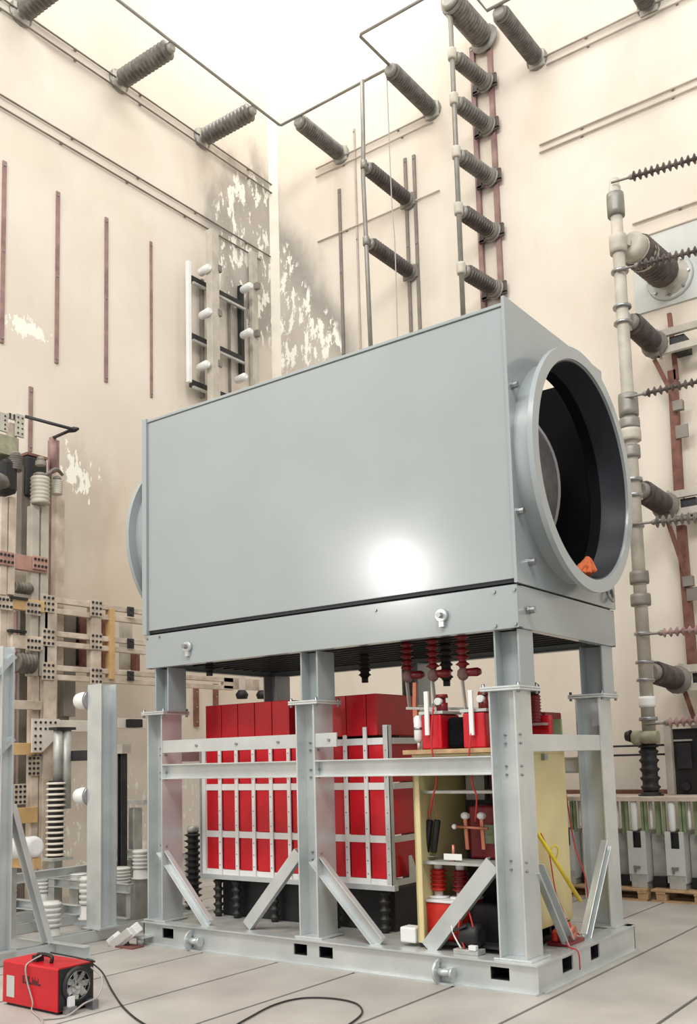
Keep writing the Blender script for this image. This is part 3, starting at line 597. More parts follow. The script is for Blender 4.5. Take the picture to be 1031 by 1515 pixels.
# left wall
for pts, lb in ((((8, 240), (0, 507)), 'tall oxide red strip on the left wall at the very edge'), (((87, 285), (81, 537)), 'oxide red wall strip, second from the left edge'), (((158, 323), (155, 565)), 'oxide red wall strip, third from the left edge'), (((223, 358), (223, 588)), 'pale mauve wall strip just above the left end of the grey housing'), (((46, 573), (43, 668)), 'short rust strip above the tan rack on the left wall')):
    strip(pts, 'L', lb, .055 if 'pale' not in lb else .04)
for pts, lb in ((((-60, -30), (402, 262)), 'upper thin conduit under the insulators on the left wall'), (((-60, -17), (402, 277)), 'lower thin conduit under the insulators on the left wall'), (((-60, 106), (400, 378)), 'upper one of the conduit pair at mid height of the left wall'), (((-60, 120), (385, 386)), 'lower one of the conduit pair at mid height of the left wall')):
    conduit(pts, 'L', lb, .013)
LW = 1.12; BUSZ = 11.33
def wall_insulator(base, wall, L, lb, rc=.075, rs=.135, n=13, m='insul', grp='insulators carrying the upper bus', z=None, name='post_insulator'):
    ax = 0 if wall == 'L' else 1; p = at(*base, ax, XL if wall == 'L' else YB)
    if z: p.z = z
    q = p + (V((L, 0, 0)) if wall == 'L' else V((0, -L, 0)))
    t = insulator(name, p, q, rc, rs, n, lb, 'insulator', grp, m=m, cap='busgrey', capr=rc * .95, capl=.08)
    s_ = .12; n_ = V((.03, 0, 0)) if wall == 'L' else V((0, -.03, 0)); h_ = V((0, s_, 0)) if wall == 'L' else V((s_, 0, 0))
    put('wall_plate', G().obox(p + n_ * .5, n_ * .5, h_, V((0, 0, s_))), MT['cream'], t, bevel=.006)
    return q
tips = [wall_insulator((30, 18), 'L', LW, 'ribbed wall insulator in the top left corner of the view', z=BUSZ), wall_insulator((175, 120), 'L', LW, 'ribbed wall insulator second along the left wall', z=BUSZ), wall_insulator((298, 207), 'L', LW, 'ribbed wall insulator on the left wall above the soot patch', z=BUSZ),
        wall_insulator((505, 232), 'B', LW, 'ribbed wall insulator on the back wall nearest the room corner', rc=.10, rs=.125, n=22, z=BUSZ), wall_insulator((640, 172), 'B', LW + .06, 'ribbed wall insulator on the back wall at the second bend of the bus', rc=.10, rs=.125, n=22, z=BUSZ), wall_insulator((795, 92), 'B', LW + .06, 'ribbed wall insulator right of the ladder insulator row', rc=.10, rs=.125, n=22, z=BUSZ), wall_insulator((960, 10), 'B', LW + .06, 'ribbed wall insulator at the top right edge of the view', rc=.10, rs=.125, n=22, z=BUSZ)]
def bus(pts, lb, r=.022, m='busgrey', name='bus_pipe', cat='bus bar'):
    return tag(put(name, G().tube(pts, r, 10), MT[m]), lb, cat, 'overhead bus pipes')
cx = tips[2].x; cyb = tips[3].y; zb = BUSZ + .06
bus([(cx, -1.5, zb), (cx, cyb - .03, zb), (cx + .02, cyb, zb), (tips[4].x - .03, cyb, zb), (tips[4].x, cyb - .03, zb), (tips[4].x, cyb - .75, zb), (tips[4].x + .03, cyb - .78, zb), (tips[4].x + 2.0, cyb - .78, zb)], 'thin grey bus pipe joining the insulators around the room corner')
bus([(tips[5].x - .15, tips[5].y - .6, zb), (tips[5].x - .15, tips[5].y - .02, zb), (tips[5].x + 2.9, tips[5].y - .0, zb)], 'thin grey bus pipe over the insulators at the top right')
# back wall lines
for pts, lb in ((((467, 243), (632, 178)), 'upper conduit of the short pair behind the bus drop pipe'), (((467, 256), (640, 187)), 'lower conduit of the short pair behind the bus drop pipe'), (((470, 357), (650, 283)), 'single thin conduit crossing behind the drop pipe'), (((805, 80), (1080, -45)), 'upper conduit between the top right insulators'), (((808, 93), (1080, -30)), 'lower conduit between the top right insulators'), (((798, 217), (1090, 88)), 'upper conduit of the long pair on the right part of the back wall'), (((798, 228), (1090, 101)), 'lower conduit of the long pair on the right part of the back wall'), (((936, 336), (1090, 273)), 'upper conduit behind the large brown insulator'), (((948, 355), (1090, 300)), 'lower conduit behind the large brown insulator')):
    conduit(pts, 'B', lb, .014, m='condp')
for pts, lb, w_ in ((((504, 280), (508, 530)), 'grey wall strip beside the white flaked patch', .05), (((527, 190), (532, 525)), 'thin grey wall strip left of the drop pipe', .03), (((600, 235), (609, 500)), 'left rail carrying the two drop pipe insulators', .05), (((613, 230), (622, 495)), 'right rail carrying the two drop pipe insulators', .05)):
    strip(pts, 'B', lb, w_, .03, 'condp' if w_ < .05 else 'cond', 'vertical strips on the back wall')
RL = (((701, 72), (717, 470)), ((726, 38), (743, 470)))
for pts, lb in zip(RL, ('left rusty rail of the ladder of insulators', 'right rusty rail of the ladder of insulators')): strip(pts, 'B', lb, .07, .06, 'mauve', 'ladder rails on the back wall', 'ladder_rail')
# drop pipe
dx = (at(605, 295, 1, YB).x + at(610, 402, 1, YB).x) / 2; dt = []
for base, lb in (((605, 297), 'dark ribbed insulator holding the drop pipe, upper of two'), ((610, 403), 'dark ribbed insulator holding the drop pipe, lower of two')):
    p = at(*base, 1, YB - .03); t = insulator('post_insulator', (dx, YB - .03, p.z), (dx, YB - 1.15, p.z), .085, .11, 16, lb, 'insulator', 'drop pipe insulators', m='insuld', cap='busgrey', capr=.08); put('clamp_plate', G().box((dx - .13, YB - .06, p.z - .10), (dx + .13, YB - .03, p.z + .10)), MT['cond'], t); dt.append((dx, YB - 1.15, p.z))
dp = thing('drop_pipe', (dx - .02, YB - 1.2, dt[1][2] - 1), 'vertical grey pipe dropping from the bus along two dark insulators', 'pipe')
top = at(536, 125, 1, YB - 1.2); put('pipe', G().tube([(top.x, YB - 1.2, zb - .05), (dt[0][0], YB - 1.2, dt[0][2] + .3), (dt[0][0] - .02, YB - 1.2, dt[0][2] - .2), (dt[1][0], YB - 1.2, dt[1][2]), (dt[1][0] + .03, YB - 1.2, dt[1][2] - 2.2)], .032, 10), MT['busgrey'], dp)
for q in dt: put('clamp', G().lathe((q[0], YB - 1.2, q[2] - .06), (0, 0, .12), [(0, .05), (1, .05)], 10).box((q[0] - .03, YB - 1.2, q[2] - .04), (q[0] + .03, YB - 1.14, q[2] + .04)), MT['busgrey'], dp)
ww = at(572, 110, 1, YB - 1.1); wire('hanging_wire', [(ww.x, YB - 1.1, zb), (ww.x + .01, YB - 1.1, 9.5), (ww.x + .04, YB - 1.1, 8.6), (ww.x + .02, YB - 1.1, 6.6)], .008, 'paleg', 'thin pale wire hanging down from the bus bend', 'wire')
# ladder of insulators
lx = (at(722, 128, 1, YB).x + at(738, 432, 1, YB).x) / 2; tipsL = []
for base, lb in (((722, 128), 'second insulator from the top of the ladder row'), ((725, 192), 'third insulator from the top of the ladder row'), ((728, 268), 'fourth insulator from the top of the ladder row'), ((735, 347), 'fifth insulator from the top of the ladder row'), ((738, 432), 'lowest insulator of the ladder row just above the housing')):
    p = at(*base, 1, YB); t = insulator('ladder_insulator', (lx, YB - .08, p.z), (lx - .12, YB - .78, p.z + .05), .09, .115, 11, lb, 'insulator', 'ladder insulators', m='insuld' if base[1] > 300 else 'insul', cap='busgrey', capr=.085)
    put('cross_bracket', G().box((lx - .22, YB - .10, p.z - .10), (lx + .17, YB - .06, p.z - .06)).box((lx - .21, YB - .10, p.z - .09), (lx - .14, YB - .06, p.z + .06)).box((lx + .10, YB - .10, p.z - .08), (lx + .17, YB - .06, p.z + .09)), MT['insuld'], t); put('saddle', G().lathe((lx, YB - .06, p.z), (-.02, -.14, .01), [(0, .13), (.6, .12), (1, .10)], 14), MT['cond'], t); tipsL.append(V((lx - .12, YB - .80, p.z + .05)))
p = at(712, 66, 1, YB); insulator('ladder_insulator', (lx, YB - .06, p.z), (lx - .08, YB - .95, p.z + .10), .16, .175, 14, 'thick grey insulator at the top of the ladder row', 'insulator', 'ladder insulators', m='insul', cap='busgrey', capr=.13)
lb_ = thing('ladder_bus', tipsL[-1] - V((0, 0, .9)), 'grey bus pipe running down the tips of the ladder insulators', 'bus bar')
put('pipe', G().tube([tipsL[0] + V((-.14, -.04, 1.3)), tipsL[0] + V((-.10, -.04, .75)), tipsL[0] + V((0.0, -.04, .55)), tipsL[0] + V((0, -.04, 0)), tipsL[-1] + V((0, -.04, -.9))], .036, 10), MT['busgrey'], lb_)
for q in tipsL: put('clamp', G().lathe(q + V((0, -.04, -.08)), (0, 0, .16), [(0, .06), (.2, .065), (.8, .065), (1, .06)], 10), MT['cream'], lb_)
# rack on the left wall above the housing
wr = thing('wall_rack', at(330, 560, 0, XL + .1), 'white and dark channel rack fixed to the left wall above the housing', 'rack')
def on_l(x, y, off=0.): return at(x, y, 0, XL + off)
def vpost(x, y0, y1, w_, d0, d1, m, nm='rack_post'):
    a = on_l(x, y0, d0); b = on_l(x, y1, d0); yy = (a.y + b.y) / 2; return put(nm, G().box((XL + d0, yy - w_ / 2, b.z), (XL + d1, yy + w_ / 2, a.z)), MT[m], wr, bevel=.004)
vpost(277, 388, 566, .06, .20, .26, 'white'); vpost(311, 345, 604, .16, .26, .38, 'cream'); vpost(373, 376, 572, .14, .05, .12, 'cream'); vpost(297, 415, 590, .05, .02, .08, 'cond'); vpost(354, 425, 560, .07, .02, .10, 'dark'); vpost(338, 440, 580, .03, .02, .06, 'cond')
for y0 in (412, 497, 566):
    a = on_l(281, y0 + 1, .1); b = on_l(358, y0 + 28, .1); b.z = a.z
    put('rack_rail', G().box((XL + .08, a.y, a.z - .05), (XL + .14, b.y, a.z + .05)), MT['dark'], wr); put('rack_rail', G().box((XL + .14, a.y, a.z - .09), (XL + .18, b.y, a.z - .055)), MT['galvd'], wr)
for (x, y) in ((296, 404), (297, 468), (294, 545), (358, 430), (358, 497), (350, 563)):
    p = on_l(x, y, .14); put('white_stub', G().lathe(p, (.24, -.04, 0), [(0, .05), (.1, .06), (.85, .06), (1, .035)], 16), MT['white'], wr)
for (x, y) in ((319, 400), (319, 465), (319, 540), (376, 425), (376, 495)):
    p = on_l(x, y, .3 if x < 350 else .10); put('clamp', G().box(p + V((.0, -.03, -.05)), p + V((.1, .04, .05))), MT['cond'], wr)
# ---------------------------------------------------------------- tube column at the right of the back wall
QX, QY = -.745, 4.6
qc = thing('tube_column', (QX, QY, 1.75), 'tall cream tube column with clamps right of the housing', 'column')
ZQ1 = at(908, 266, 1, QY).z; put('tube', G().lathe((QX, QY, 1.75), (0, 0, ZQ1 - 1.75), [(0, .075), (.985, .07), (.987, .06), (1, .058)], 18), MT['cream'], qc)
for (py, h_, rr, m) in ((297, .28, .10, 'busgrey'), (357, .22, .10, 'cream'), (398, .03, .10, 'bolt'), (452, .03, .105, 'bolt'), (476, .03, .105, 'bolt'), (600, .26, .11, 'busgrey'), (628, .12, .115, 'busgrey'), (645, .14, .12, 'cream'), (670, .14, .10, 'busgrey'), (712, .04, .105, 'bolt'), (735, .04, .10, 'bolt'), (781, .03, .09, 'bolt'), (857, .14, .105, 'cond'), (890, .13, .11, 'cond'), (940, .03, .095, 'bolt'), (982, .03, .1, 'bolt'), (1008, .03, .1, 'bolt'), (1040, .12, .09, 'white'), (1065, .04, .10, 'bolt')):
    z = at(930, py, 1, QY).z; put('clamp_ring', G().lathe((QX, QY, z - h_ / 2), (0, 0, h_), [(0, rr), (.25, rr * 1.03), (.75, rr * 1.03), (1, rr)], 18), MT[m], qc)
put('base_flange', G().lathe((QX, QY, 1.68), (0, 0, .08), [(0, .11), (.5, .11), (.5, .085), (1, .085)], 16), MT['cond'], qc)
put('drive_motor', G().lathe((QX - .16, QY - .12, 1.75), (.30, 0, 0), [(0, .05), (.1, .08), (.35, .08), (.36, .05), (.5, .07), (1, .07)], 14), MT['olive'], qc); put('motor_face', G().lathe((QX - .22, QY - .13, 1.77), (.06, 0, 0), [(0, .05), (1, .07)], 12), MT['black'], qc)
# big insulators from wall to column
def col_ins(base, tip, rc, rs, n, lb, m='insuld', plate=True):
    a = at(*base, 1, YB - .22); b = at(*tip, 1, QY + .10)
    a = V(((a.x + b.x) / 2 + .04, YB - .22, (a.z + b.z) / 2 - .02)); b = V((QX + .05, QY + .09, a.z + .05))
    return insulator('support_insulator', a, b, rc, rs, n, lb, 'insulator', 'insulators holding the tube column', m=m, cap='cond', capr=rc * .9, capl=.09)
wp = thing('wall_plate', at(1010, 420, 1, YB), 'grey square plate on the back wall behind the large brown insulator', 'plate')
a = at(942, 465, 1, YB); put('sheet', G().box((a.x, YB - .03, a.z - .02), (a.x + 1.9, YB, a.z + .98)), MT['plate'], wp, bevel=.006)
p = at(988, 412, 1, YB - .03); q = V((QX + .1, QY + .1, p.z + .04)); p = V((-.52, YB - .03, p.z))
bi = insulator('support_insulator', p, q, .19, .205, 11, 'large brown and white wall bushing on the grey square plate', 'insulator', 'insulators holding the tube column', m='insuld', cap='cream', capr=.17, capl=.16)
put('white_sleeve', G().lathe(q + (p - q) * .14, (p - q) * .22, [(0, .18), (1, .195)], 18), MT['cream'], bi); put('wall_flange', G().lathe(p, (0, -.05, 0), [(0, .30), (1, .28)], 24), MT['plate'], bi)
for k in range(8): an = k * math.pi / 4; put('flange_bolt', G().cyl(p + V((.25 * math.cos(an), -.05, .25 * math.sin(an))), p + V((.25 * math.cos(an), -.08, .25 * math.sin(an))), .018, n=6), MT['bolt'], bi)
put('clamp_arm', G().bar(q, V((QX + .02, QY, q.z + .03)), .06, .08), MT['cream'], bi)
brz = []
for (tip, base, lb) in (((930, 464), (972, 525), 'dark ribbed insulator on the bracket below the grey square plate'), ((945, 722), (990, 755), 'dark ribbed insulator on the bracket at mid height of the tube column'), ((962, 990), (1005, 1012), 'dark ribbed insulator on the lowest bracket of the tube column')):
    z = (at(*tip, 1, QY + .1).z + at(*base, 1, YB - .3).z) / 2
    a = V((-.66, YB - .36, z - .02)); b = V((QX + .04, QY + .10, z + .04)); t = insulator('support_insulator', a, b, .115, .135, 12, lb, 'insulator', 'insulators holding the tube column', m='insuld', cap='cond', capr=.10, capl=.08)
    put('clamp_arm', G().box((QX - .02, QY + .05, z - .08), (QX + .06, QY + .12, z + .12)), MT['cream'], t); brz.append(z)
for z, lb in zip(brz, ('cream double channel bracket on the back wall below the grey plate', 'cream double channel bracket on the back wall at mid height', 'cream double channel bracket on the back wall near the dark cabinet')):
    t = thing('wall_bracket', (-.3, YB, z - .15), lb, 'bracket', 'column brackets on the back wall')
    for dz in (-.16, .06): put('bracket_rail', G().box((-.62, YB - .36, z + dz), (1.2, YB - .30, z + dz + .09)), MT['cream'], t, bevel=.004)
    put('end_plate', G().box((-.64, YB - .37, z - .18), (-.615, YB - .24, z + .17)), MT['cream'], t); put('back_box', G().box((-.5, YB - .30, z - .12), (-.32, YB, z + .05)), MT['dark'], t)
    put('mount_foot', G().box((-.72, YB - .42, z - .18), (-.6, YB - .32, z - .12)), MT['cond'], t)
def rust_run(p0, p1, lb, w_=.10):
    a = at(*p0, 1, YB - .16); b = at(*p1, 1, YB - .16); t = thing('rust_post', b, lb, 'post', 'rust posts on the back wall'); put('angle_bar', G().ext(b, a, lpoly(w_, w_, .012), (0, 1, 0)), MT['rust'], t); c = a.lerp(b, .5); put('splice_plate', G().box(c + V((-.03, -.03, -.08)), c + V((.12, .0, .08))), MT['cond'], t)
rust_run((992, 462), (1003, 560), 'short red oxide bar just under the grey square plate', .05); rust_run((999, 546), (1009, 735), 'red oxide post between the upper and middle brackets'); rust_run((1012, 776), (1029, 985), 'red oxide post between the middle and lowest brackets')
for p0, p1, lb in (((968, 532), (1003, 600), 'short diagonal rusty strut under the upper bracket'), ((988, 772), (1018, 860), 'short diagonal rusty strut under the middle bracket'), ((1010, 1015), (1031, 1075), 'short diagonal rusty strut under the lowest bracket')):
    a = at(*p0, 1, YB - .3); b = at(*p1, 1, YB - .2); t = thing('rust_strut', b, lb, 'strut', 'diagonal struts'); put('strut_bar', G().bar(a, b, .05, .03, (0, 1, 0)), MT['rust'], t); put('strut_foot', G().box(b + V((-.06, -.03, -.06)), b + V((.06, .05, .06))), MT['cond'], t)
# string insulators stretched to the right
for (p0, p1, rr, m, lb) in (((918, 271), (1031, 234), .062, 'insuld', 'top string insulator stretched from the tube column head'), ((922, 402), (1031, 371), .06, 'insuld', 'string insulator crossing in front of the large brown bushing'), ((935, 590), (1031, 565), .055, 'insuld', 'string insulator level with the top of the round duct'), ((943, 777), (1031, 766), .07, 'insul', 'pale string insulator in front of the middle bracket'), ((950, 940), (1031, 932), .055, 'mauve', 'string insulator between the middle and lowest brackets'), ((955, 1072), (1031, 1066), .06, 'mauve', 'pinkish string insulator just above the dark cabinet')):
    z = at(*p0, 1, QY - .02).z; a = V((QX, QY - .10, z)); b = at(*p1, 1, QY - .1); d = (b - a).normalized(); e = a + d * 2.6; s0 = a + d * .24
    t = thing('string_insulator', a, lb, 'insulator', 'string insulators'); put('link_rod', G().cyl(a, s0, .014, n=8), MT['cond'], t); put('shed_string', sheds(G(), s0, e, .02, rr, 34, 10), MT[m], t); put('end_fitting', G().lathe(s0 - d * .03, d * .06, [(0, .02), (.5, .035), (1, .02)], 8), MT['cond'], t)
# ---------------------------------------------------------------- tan switch rack along the left wall
RX = -6.2
rk = thing('switch_rack', (RX, 1.6, 0), 'tan lattice switch rack of paired channels along the left wall', 'rack')
def rz(x, y): return at(x, y, 0, RX)
def rpost(x, y0, y1, w_, m='tanst', off=0., d=.10, nm='rack_post', z0=None):
    a = at(x, y0, 0, RX + off); b = at(x, y1, 0, RX + off); yy = (a.y + b.y) / 2; zb_ = b.z if z0 is None else z0
    return put(nm, G().box((RX + off - d, yy - w_ / 2, zb_), (RX + off, yy + w_ / 2, a.z)), MT[m], rk, bevel=.005)
def rrail(x0, x1, y, h_, m='tanst', off=.02, d=.06, ref=70):
    z = at(ref, y, 0, RX + off).z; ya = at(x0, y, 0, RX + off).y; yb_ = at(x1, y, 0, RX + off).y
    return put('rack_rail', G().box((RX + off - d, ya, z - h_ / 2), (RX + off, yb_, z + h_ / 2)), MT[m], rk, bevel=.004)
def rplate(x, y, w_, h_, nx, nz, m='tanst', off=.045):
    c = at(x, y, 0, RX + off); o = put('splice_plate', G().box((RX + off - .02, c.y - w_ / 2, c.z - h_ / 2), (RX + off, c.y + w_ / 2, c.z + h_ / 2)), MT[m], rk, bevel=.003)
    for i in range(nx):
        for j in range(nz):
            q = V((RX + off, c.y + w_ * ((i + .5) / nx - .5), c.z + h_ * ((j + .5) / nz - .5))); put('bolt', G().lathe(q, (.012, 0, 0), [(0, .017), (1, .015)], 6), MT['dark'], o)
# posts
for x, y0, m in ((6, 735, 'tanst'), (18, 735, 'tanst')): rpost(x, y0, 880, .085, m, .05, nm='rack_post')
for x in (4, 14): rpost(x, 838, 1200, .08, 'tanst', .03)
for x in (52, 66): rpost(x, 748, 1000, .10, 'cream', .03)
for x in (52, 64): rpost(x, 1000, 1240, .09, 'tanst', .0, z0=0.)
rpost(36, 690, 1200, .12, 'cond', -.25, z0=0.); rpost(82, 650, 900, .10, 'mauve', -.3); rpost(89, 700, 1000, .12, 'tanst', -.12)
for x, y1 in ((74, 1240), (143, 1005)): rpost(x, 888, y1, .17 if x < 100 else .14, 'tanst', .03, z0=0. if x < 100 else None)
rpost(167, 900, 1005, .07, 'orange', .05); rpost(104, 905, 1060, .16, 'cond', -.2); rpost(127, 905, 990, .09, 'rust', -.22); rpost(118, 910, 985, .12, 'dark', -.3); rpost(155, 915, 990, .07, 'rust', -.25); rpost(190, 915, 990, .14, 'cream', -.3); rpost(204, 960, 995, .07, 'rust', -.2)  # the dark set-back post stands in for the shade of a gap
# rails: three double rows
for y in (886, 902, 936, 951, 987, 1001): rrail(62, 222 if y < 980 else 345, y, .062)
rrail(-8, 70, 832, .17, 'pink', .05, ref=35); rrail(-8, 66, 894, .13, 'orange', .07, ref=35); rrail(18, 64, 950, .15, 'tanst', .07, ref=35); rrail(18, 62, 1043, .10, 'tanst', .05, ref=40); rrail(16, 62, 1108, .13, 'orange', .05, ref=35); rrail(10, 56, 1207, .17, 'orange', .05, ref=30)
rrail(15, 42, 885, .03, 'dark', .09, ref=30); rrail(15, 40, 934, .03, 'dark', .09, ref=30); rrail(-8, 28, 658, .22, 'olive', .1, .3, ref=10)
for (x, y) in ((72, 893), (143, 900), (72, 943), (143, 949), (72, 993), (143, 1000)): rplate(x, y, .17, .20, 3, 3)
for (x, y) in ((10, 826), (60, 833), (8, 892), (50, 900), (50, 953)): rplate(x, y, .19, .15, 4, 2, 'pink' if y < 850 else 'tanst', .075)
for (x, y) in ((194, 905), (194, 952), (194, 1000)): rplate(x, y, .10, .12, 1, 2, 'dark', .05)
# gusset and arm
gp = thing('gusset_arm', (RX, .3, 1.9), 'cream bracket arm with a drilled gusset plate beside the galvanised post', 'bracket')
a = at(48, 1063, 0, RX + .1); b = at(142, 1063, 0, RX + .1); c = at(75, 1113, 0, RX + .1)
put('gusset_plate', G().ext((RX + .08, a.y, a.z), (RX + .1, a.y, a.z), [(-s_, u) for s_, u in ((0, 0), (0, c.z - a.z), (.13, c.z - a.z), (.36, -.17), (.36, 0))][::-1]), MT['pale'], gp)
put('arm', G().box((RX + .02, a.y + .3, a.z - .14), (RX + .079, b.y + .05, a.z - .01)), MT['pale'], gp, bevel=.004)
for i in range(5):
    for j in range(2): put('bolt', G().lathe((RX + .1, a.y + .04 + i * .065, a.z - .04 - j * .07), (.012, 0, 0), [(0, .015), (1, .013)], 6), MT['dark'], gp)
for i in range(2):
    for j in range(4): put('bolt', G().lathe((RX + .1, a.y + .04 + i * .065, a.z - .19 - j * .07), (.012, 0, 0), [(0, .015), (1, .013)], 6), MT['dark'], gp)
put('arm_end', G().box((RX + .02, b.y - .05, a.z - .22), (RX + .07, b.y + .05, a.z - .14)), MT['dark'], gp)
# insulating pillars at the rack head
for (x, y0, y1, r_, m, lb) in ((20, 668, 703, .09, 'insul', 'grey insulator pair at the head of the tan rack'), (59, 700, 752, .10, 'cream', 'cream ribbed cylinder on top of the twin rack posts'), (84, 705, 738, .06, 'cream', 'slim pale insulator beside the white flaked wall patch'), (60, 676, 695, .055, 'cream', 'short pale knob insulator above the cream cylinder')):
    a = at(x, y0, 0, RX + .05); b = at(x, y1, 0, RX + .05); insulator('rack_insulator', b, V((b.x, b.y, a.z)), r_, r_ * 1.12, 7, lb, 'insulator', 'insulators on the tan rack', m=m, cap='cond', capr=r_ * .8, capl=.05, base=False)
dk = thing('breaker_head', at(8, 740, 0, RX + .1), 'dark breaker head at the left edge of the rack', 'breaker'); a = at(-6, 678, 0, RX); b = at(18, 735, 0, RX); put('head_body', G().box((RX - .15, a.y, b.z), (RX + .12, b.y, a.z)), MT['black'], dk, bevel=.05); p = at(3, 705, 0, RX + .12); put('head_cover', G().lathe(p + V((-.04, -.15, 0)), (.0, .26, -.08), [(0, .08), (.7, .09), (1, .04)], 14), MT['insul'], dk)
dk2 = thing('breaker_head', at(58, 745, 0, RX - .1), 'black box behind the cream cylinder on the tan rack', 'breaker'); a = at(40, 672, 0, RX - .2); b = at(70, 740, 0, RX - .2); put('head_body', G().box((RX - .4, a.y, b.z), (RX - .2, b.y, a.z)), MT['black'], dk2, bevel=.03); put('top_edge', G().box((RX - .4, a.y, a.z), (RX - .2, b.y, a.z + .03)), MT['rust'], dk2)
wt = thing('drilled_plates', at(16, 640, 0, RX + .1), 'white drilled plates and short column at the rack head', 'plate')
for (x0, y0, x1, y1) in ((-6, 607, 12, 640), (12, 610, 24, 622), (24, 611, 36, 648)):
    a = at(x0, y0, 0, RX + .1); b = at(x1, y1, 0, RX + .1); o = put('plate', G().box((RX + .07, a.y, b.z), (RX + .1, b.y, a.z)), MT['cream'], wt, bevel=.004)
    for i in range(2):
        for j in range(4): put('hole', G().lathe((RX + .1, a.y + (b.y - a.y) * (.25 + .5 * i), b.z + (a.z - b.z) * (.15 + .23 * j)), (.006, 0, 0), [(0, .012), (1, .010)], 6), MT['dark'], o)
a = at(14, 625, 0, RX + .05); b = at(24, 655, 0, RX + .05); put('short_column', G().box((RX - .02, a.y, b.z), (RX + .06, b.y, a.z)), MT['tanst'], wt)
hd = thing('disconnector_arm', at(78, 650, 0, RX), 'bent dark rod arm reaching over the white flaked wall patch', 'arm')
p1, p2, p3 = at(37, 616, 0, RX), at(108, 635, 0, RX + .25), at(78, 648, 0, RX - .25); put('rod', G().tube([p1, p2, p2.lerp(p3, .02), p3], .02, 8), MT['dark'], hd); put('pipe', G().cyl(p3, at(79, 700, 0, RX - .25), .045), MT['mauve'], hd); put('elbow', G().lathe(p2 - V((.06, 0, 0)), (.12, .03, 0), [(0, .03), (.5, .035), (1, .015)], 8), MT['black'], hd)
q = at(76, 700, 0, RX + .06); wire('jumper_hose', [at(64, 705, 0, RX + .1), at(72, 700, 0, RX + .12), at(83, 694, 0, RX + .1), at(92, 702, 0, RX + .02)], .022, 'insul', 'short grey jumper bending over the slim pale insulator', 'cable')
# black ribbed insulator with grey pipe
bx = -5.7; p = at(82, 1268, 0, bx); q = at(82, 1155, 0, bx); rs_ = thing('ribbed_stack', (bx, p.y, p.z), 'tall insulator stack of pale discs on a black core left of the galvanised post', 'insulator'); put('core', G().cyl((bx, p.y, p.z), (bx, p.y, q.z), .08, n=16), MT['black'], rs_)
for k in range(14): zz = p.z + (q.z - p.z) * (k + .5) / 14; put('shed_disc', G().lathe((bx, p.y, zz - .012), (0, 0, .024), [(0, .10), (.4, .108), (1, .085)], 18), MT['pale'], rs_)
put('foot', G().box((bx - .13, p.y - .13, p.z - .03), (bx + .13, p.y + .13, p.z)).box((bx - .05, p.y - .05, 0), (bx + .05, p.y + .05, p.z - .03)), MT['galvd'], rs_)
t = thing('support_pipe', (bx, p.y + .02, q.z), 'grey vertical pipe rising from the black ribbed stack', 'pipe'); put('pipe', G().cyl((bx, p.y + .02, q.z), (bx, p.y + .02, at(85, 1080, 0, bx).z), .05), MT['galvd'], t); put('pipe', G().cyl((bx, p.y + .12, q.z - .3), (bx, p.y + .12, at(95, 1080, 0, bx).z), .06), MT['galvd'], t); put('pipe_head', G().box((bx - .07, p.y - .05, at(85, 1080, 0, bx).z), (bx + .07, p.y + .2, at(85, 1076, 0, bx).z)), MT['dark'], t)
# ---------------------------------------------------------------- insulator skid at lower left
sk = thing('insulator_skid', (-5.2, .2, 0), 'galvanised skid with tall posts standing left of the red bank', 'steel frame')
SX = -4.16
def hpost(x, y, z0, z1, w_, d, nm='post', m='galv'): put(nm, G().ext((x, y, z0), (x, y, z1), hpoly(w_, d, .014, .01), (0, 1, 0)), MT[m], sk, bevel=.002)
put('post', G().ext((-4.38, -.05, .12), (-4.38, -.05, 2.37), hpoly(.19, .20, .014, .01), (1, 0, 0)), MT['galv'], sk, bevel=.002); put('foot_plate', G().box((-4.5, -.17, .105), (-4.26, .07, .12)), MT['galv'], sk)
put('post', G().ext((-4.17, -1.27, .12), (-4.17, -1.27, 2.62), hpoly(.12, .14, .012, .01), (1, 0, 0)), MT['galv'], sk, bevel=.002); put('foot_plate', G().box((-4.26, -1.36, .105), (-4.08, -1.17, .12)), MT['galv'], sk)
put('brace', G().ext((SX, -1.17, 1.30), (SX + .02, -.80, .12), cpoly(.05, .10, .01), (1, 0, 0)), MT['galv'], sk, bevel=.003)
put('brace', G().bar((SX, -1.55, 2.2), (SX, -1.2, 2.55), .05, .10, (1, 0, 0)), MT['galv'], sk); put('brace', G().bar((SX, -1.5, 1.6), (SX, -1.2, 1.85), .05, .10, (1, 0, 0)), MT['galv'], sk)
for (x0, y0, x1, y1, z) in ((-6.0, -.75, -3.66, -.75, .06), (-6.0, .42, -4.5, .42, .06), (-6.0, 1.35, -4.5, 1.35, .06), (-4.38, -.7, -4.38, 1.4, .052), (-4.17, -1.4, -4.17, -.76, .052), (-5.35, -.7, -5.35, 1.4, .052), (-5.95, -.7, -5.95, 1.4, .052)):
    put('base_rail', G().ext((x0, y0, z), (x1, y1, z), hpoly(.10, .10, .012, .01) if abs(x0 - x1) < .01 else cpoly(.07, .12, .01)), MT['galv'], sk, bevel=.003)
for (x0, y0, x1, y1, z) in ((-5.5, -.6, -5.5, 1.35, .52), (-5.95, .42, -4.49, .42, .40), (-5.9, -.2, -4.49, -.2, .28), (-5.95, 1.3, -4.6, 1.3, .62), (-5.95, -.6, -5.95, 1.3, .45)):
    put('upper_rail', G().ext((x0, y0, z), (x1, y1, z), cpoly(.06, .09, .009)), MT['galv'], sk, bevel=.003)
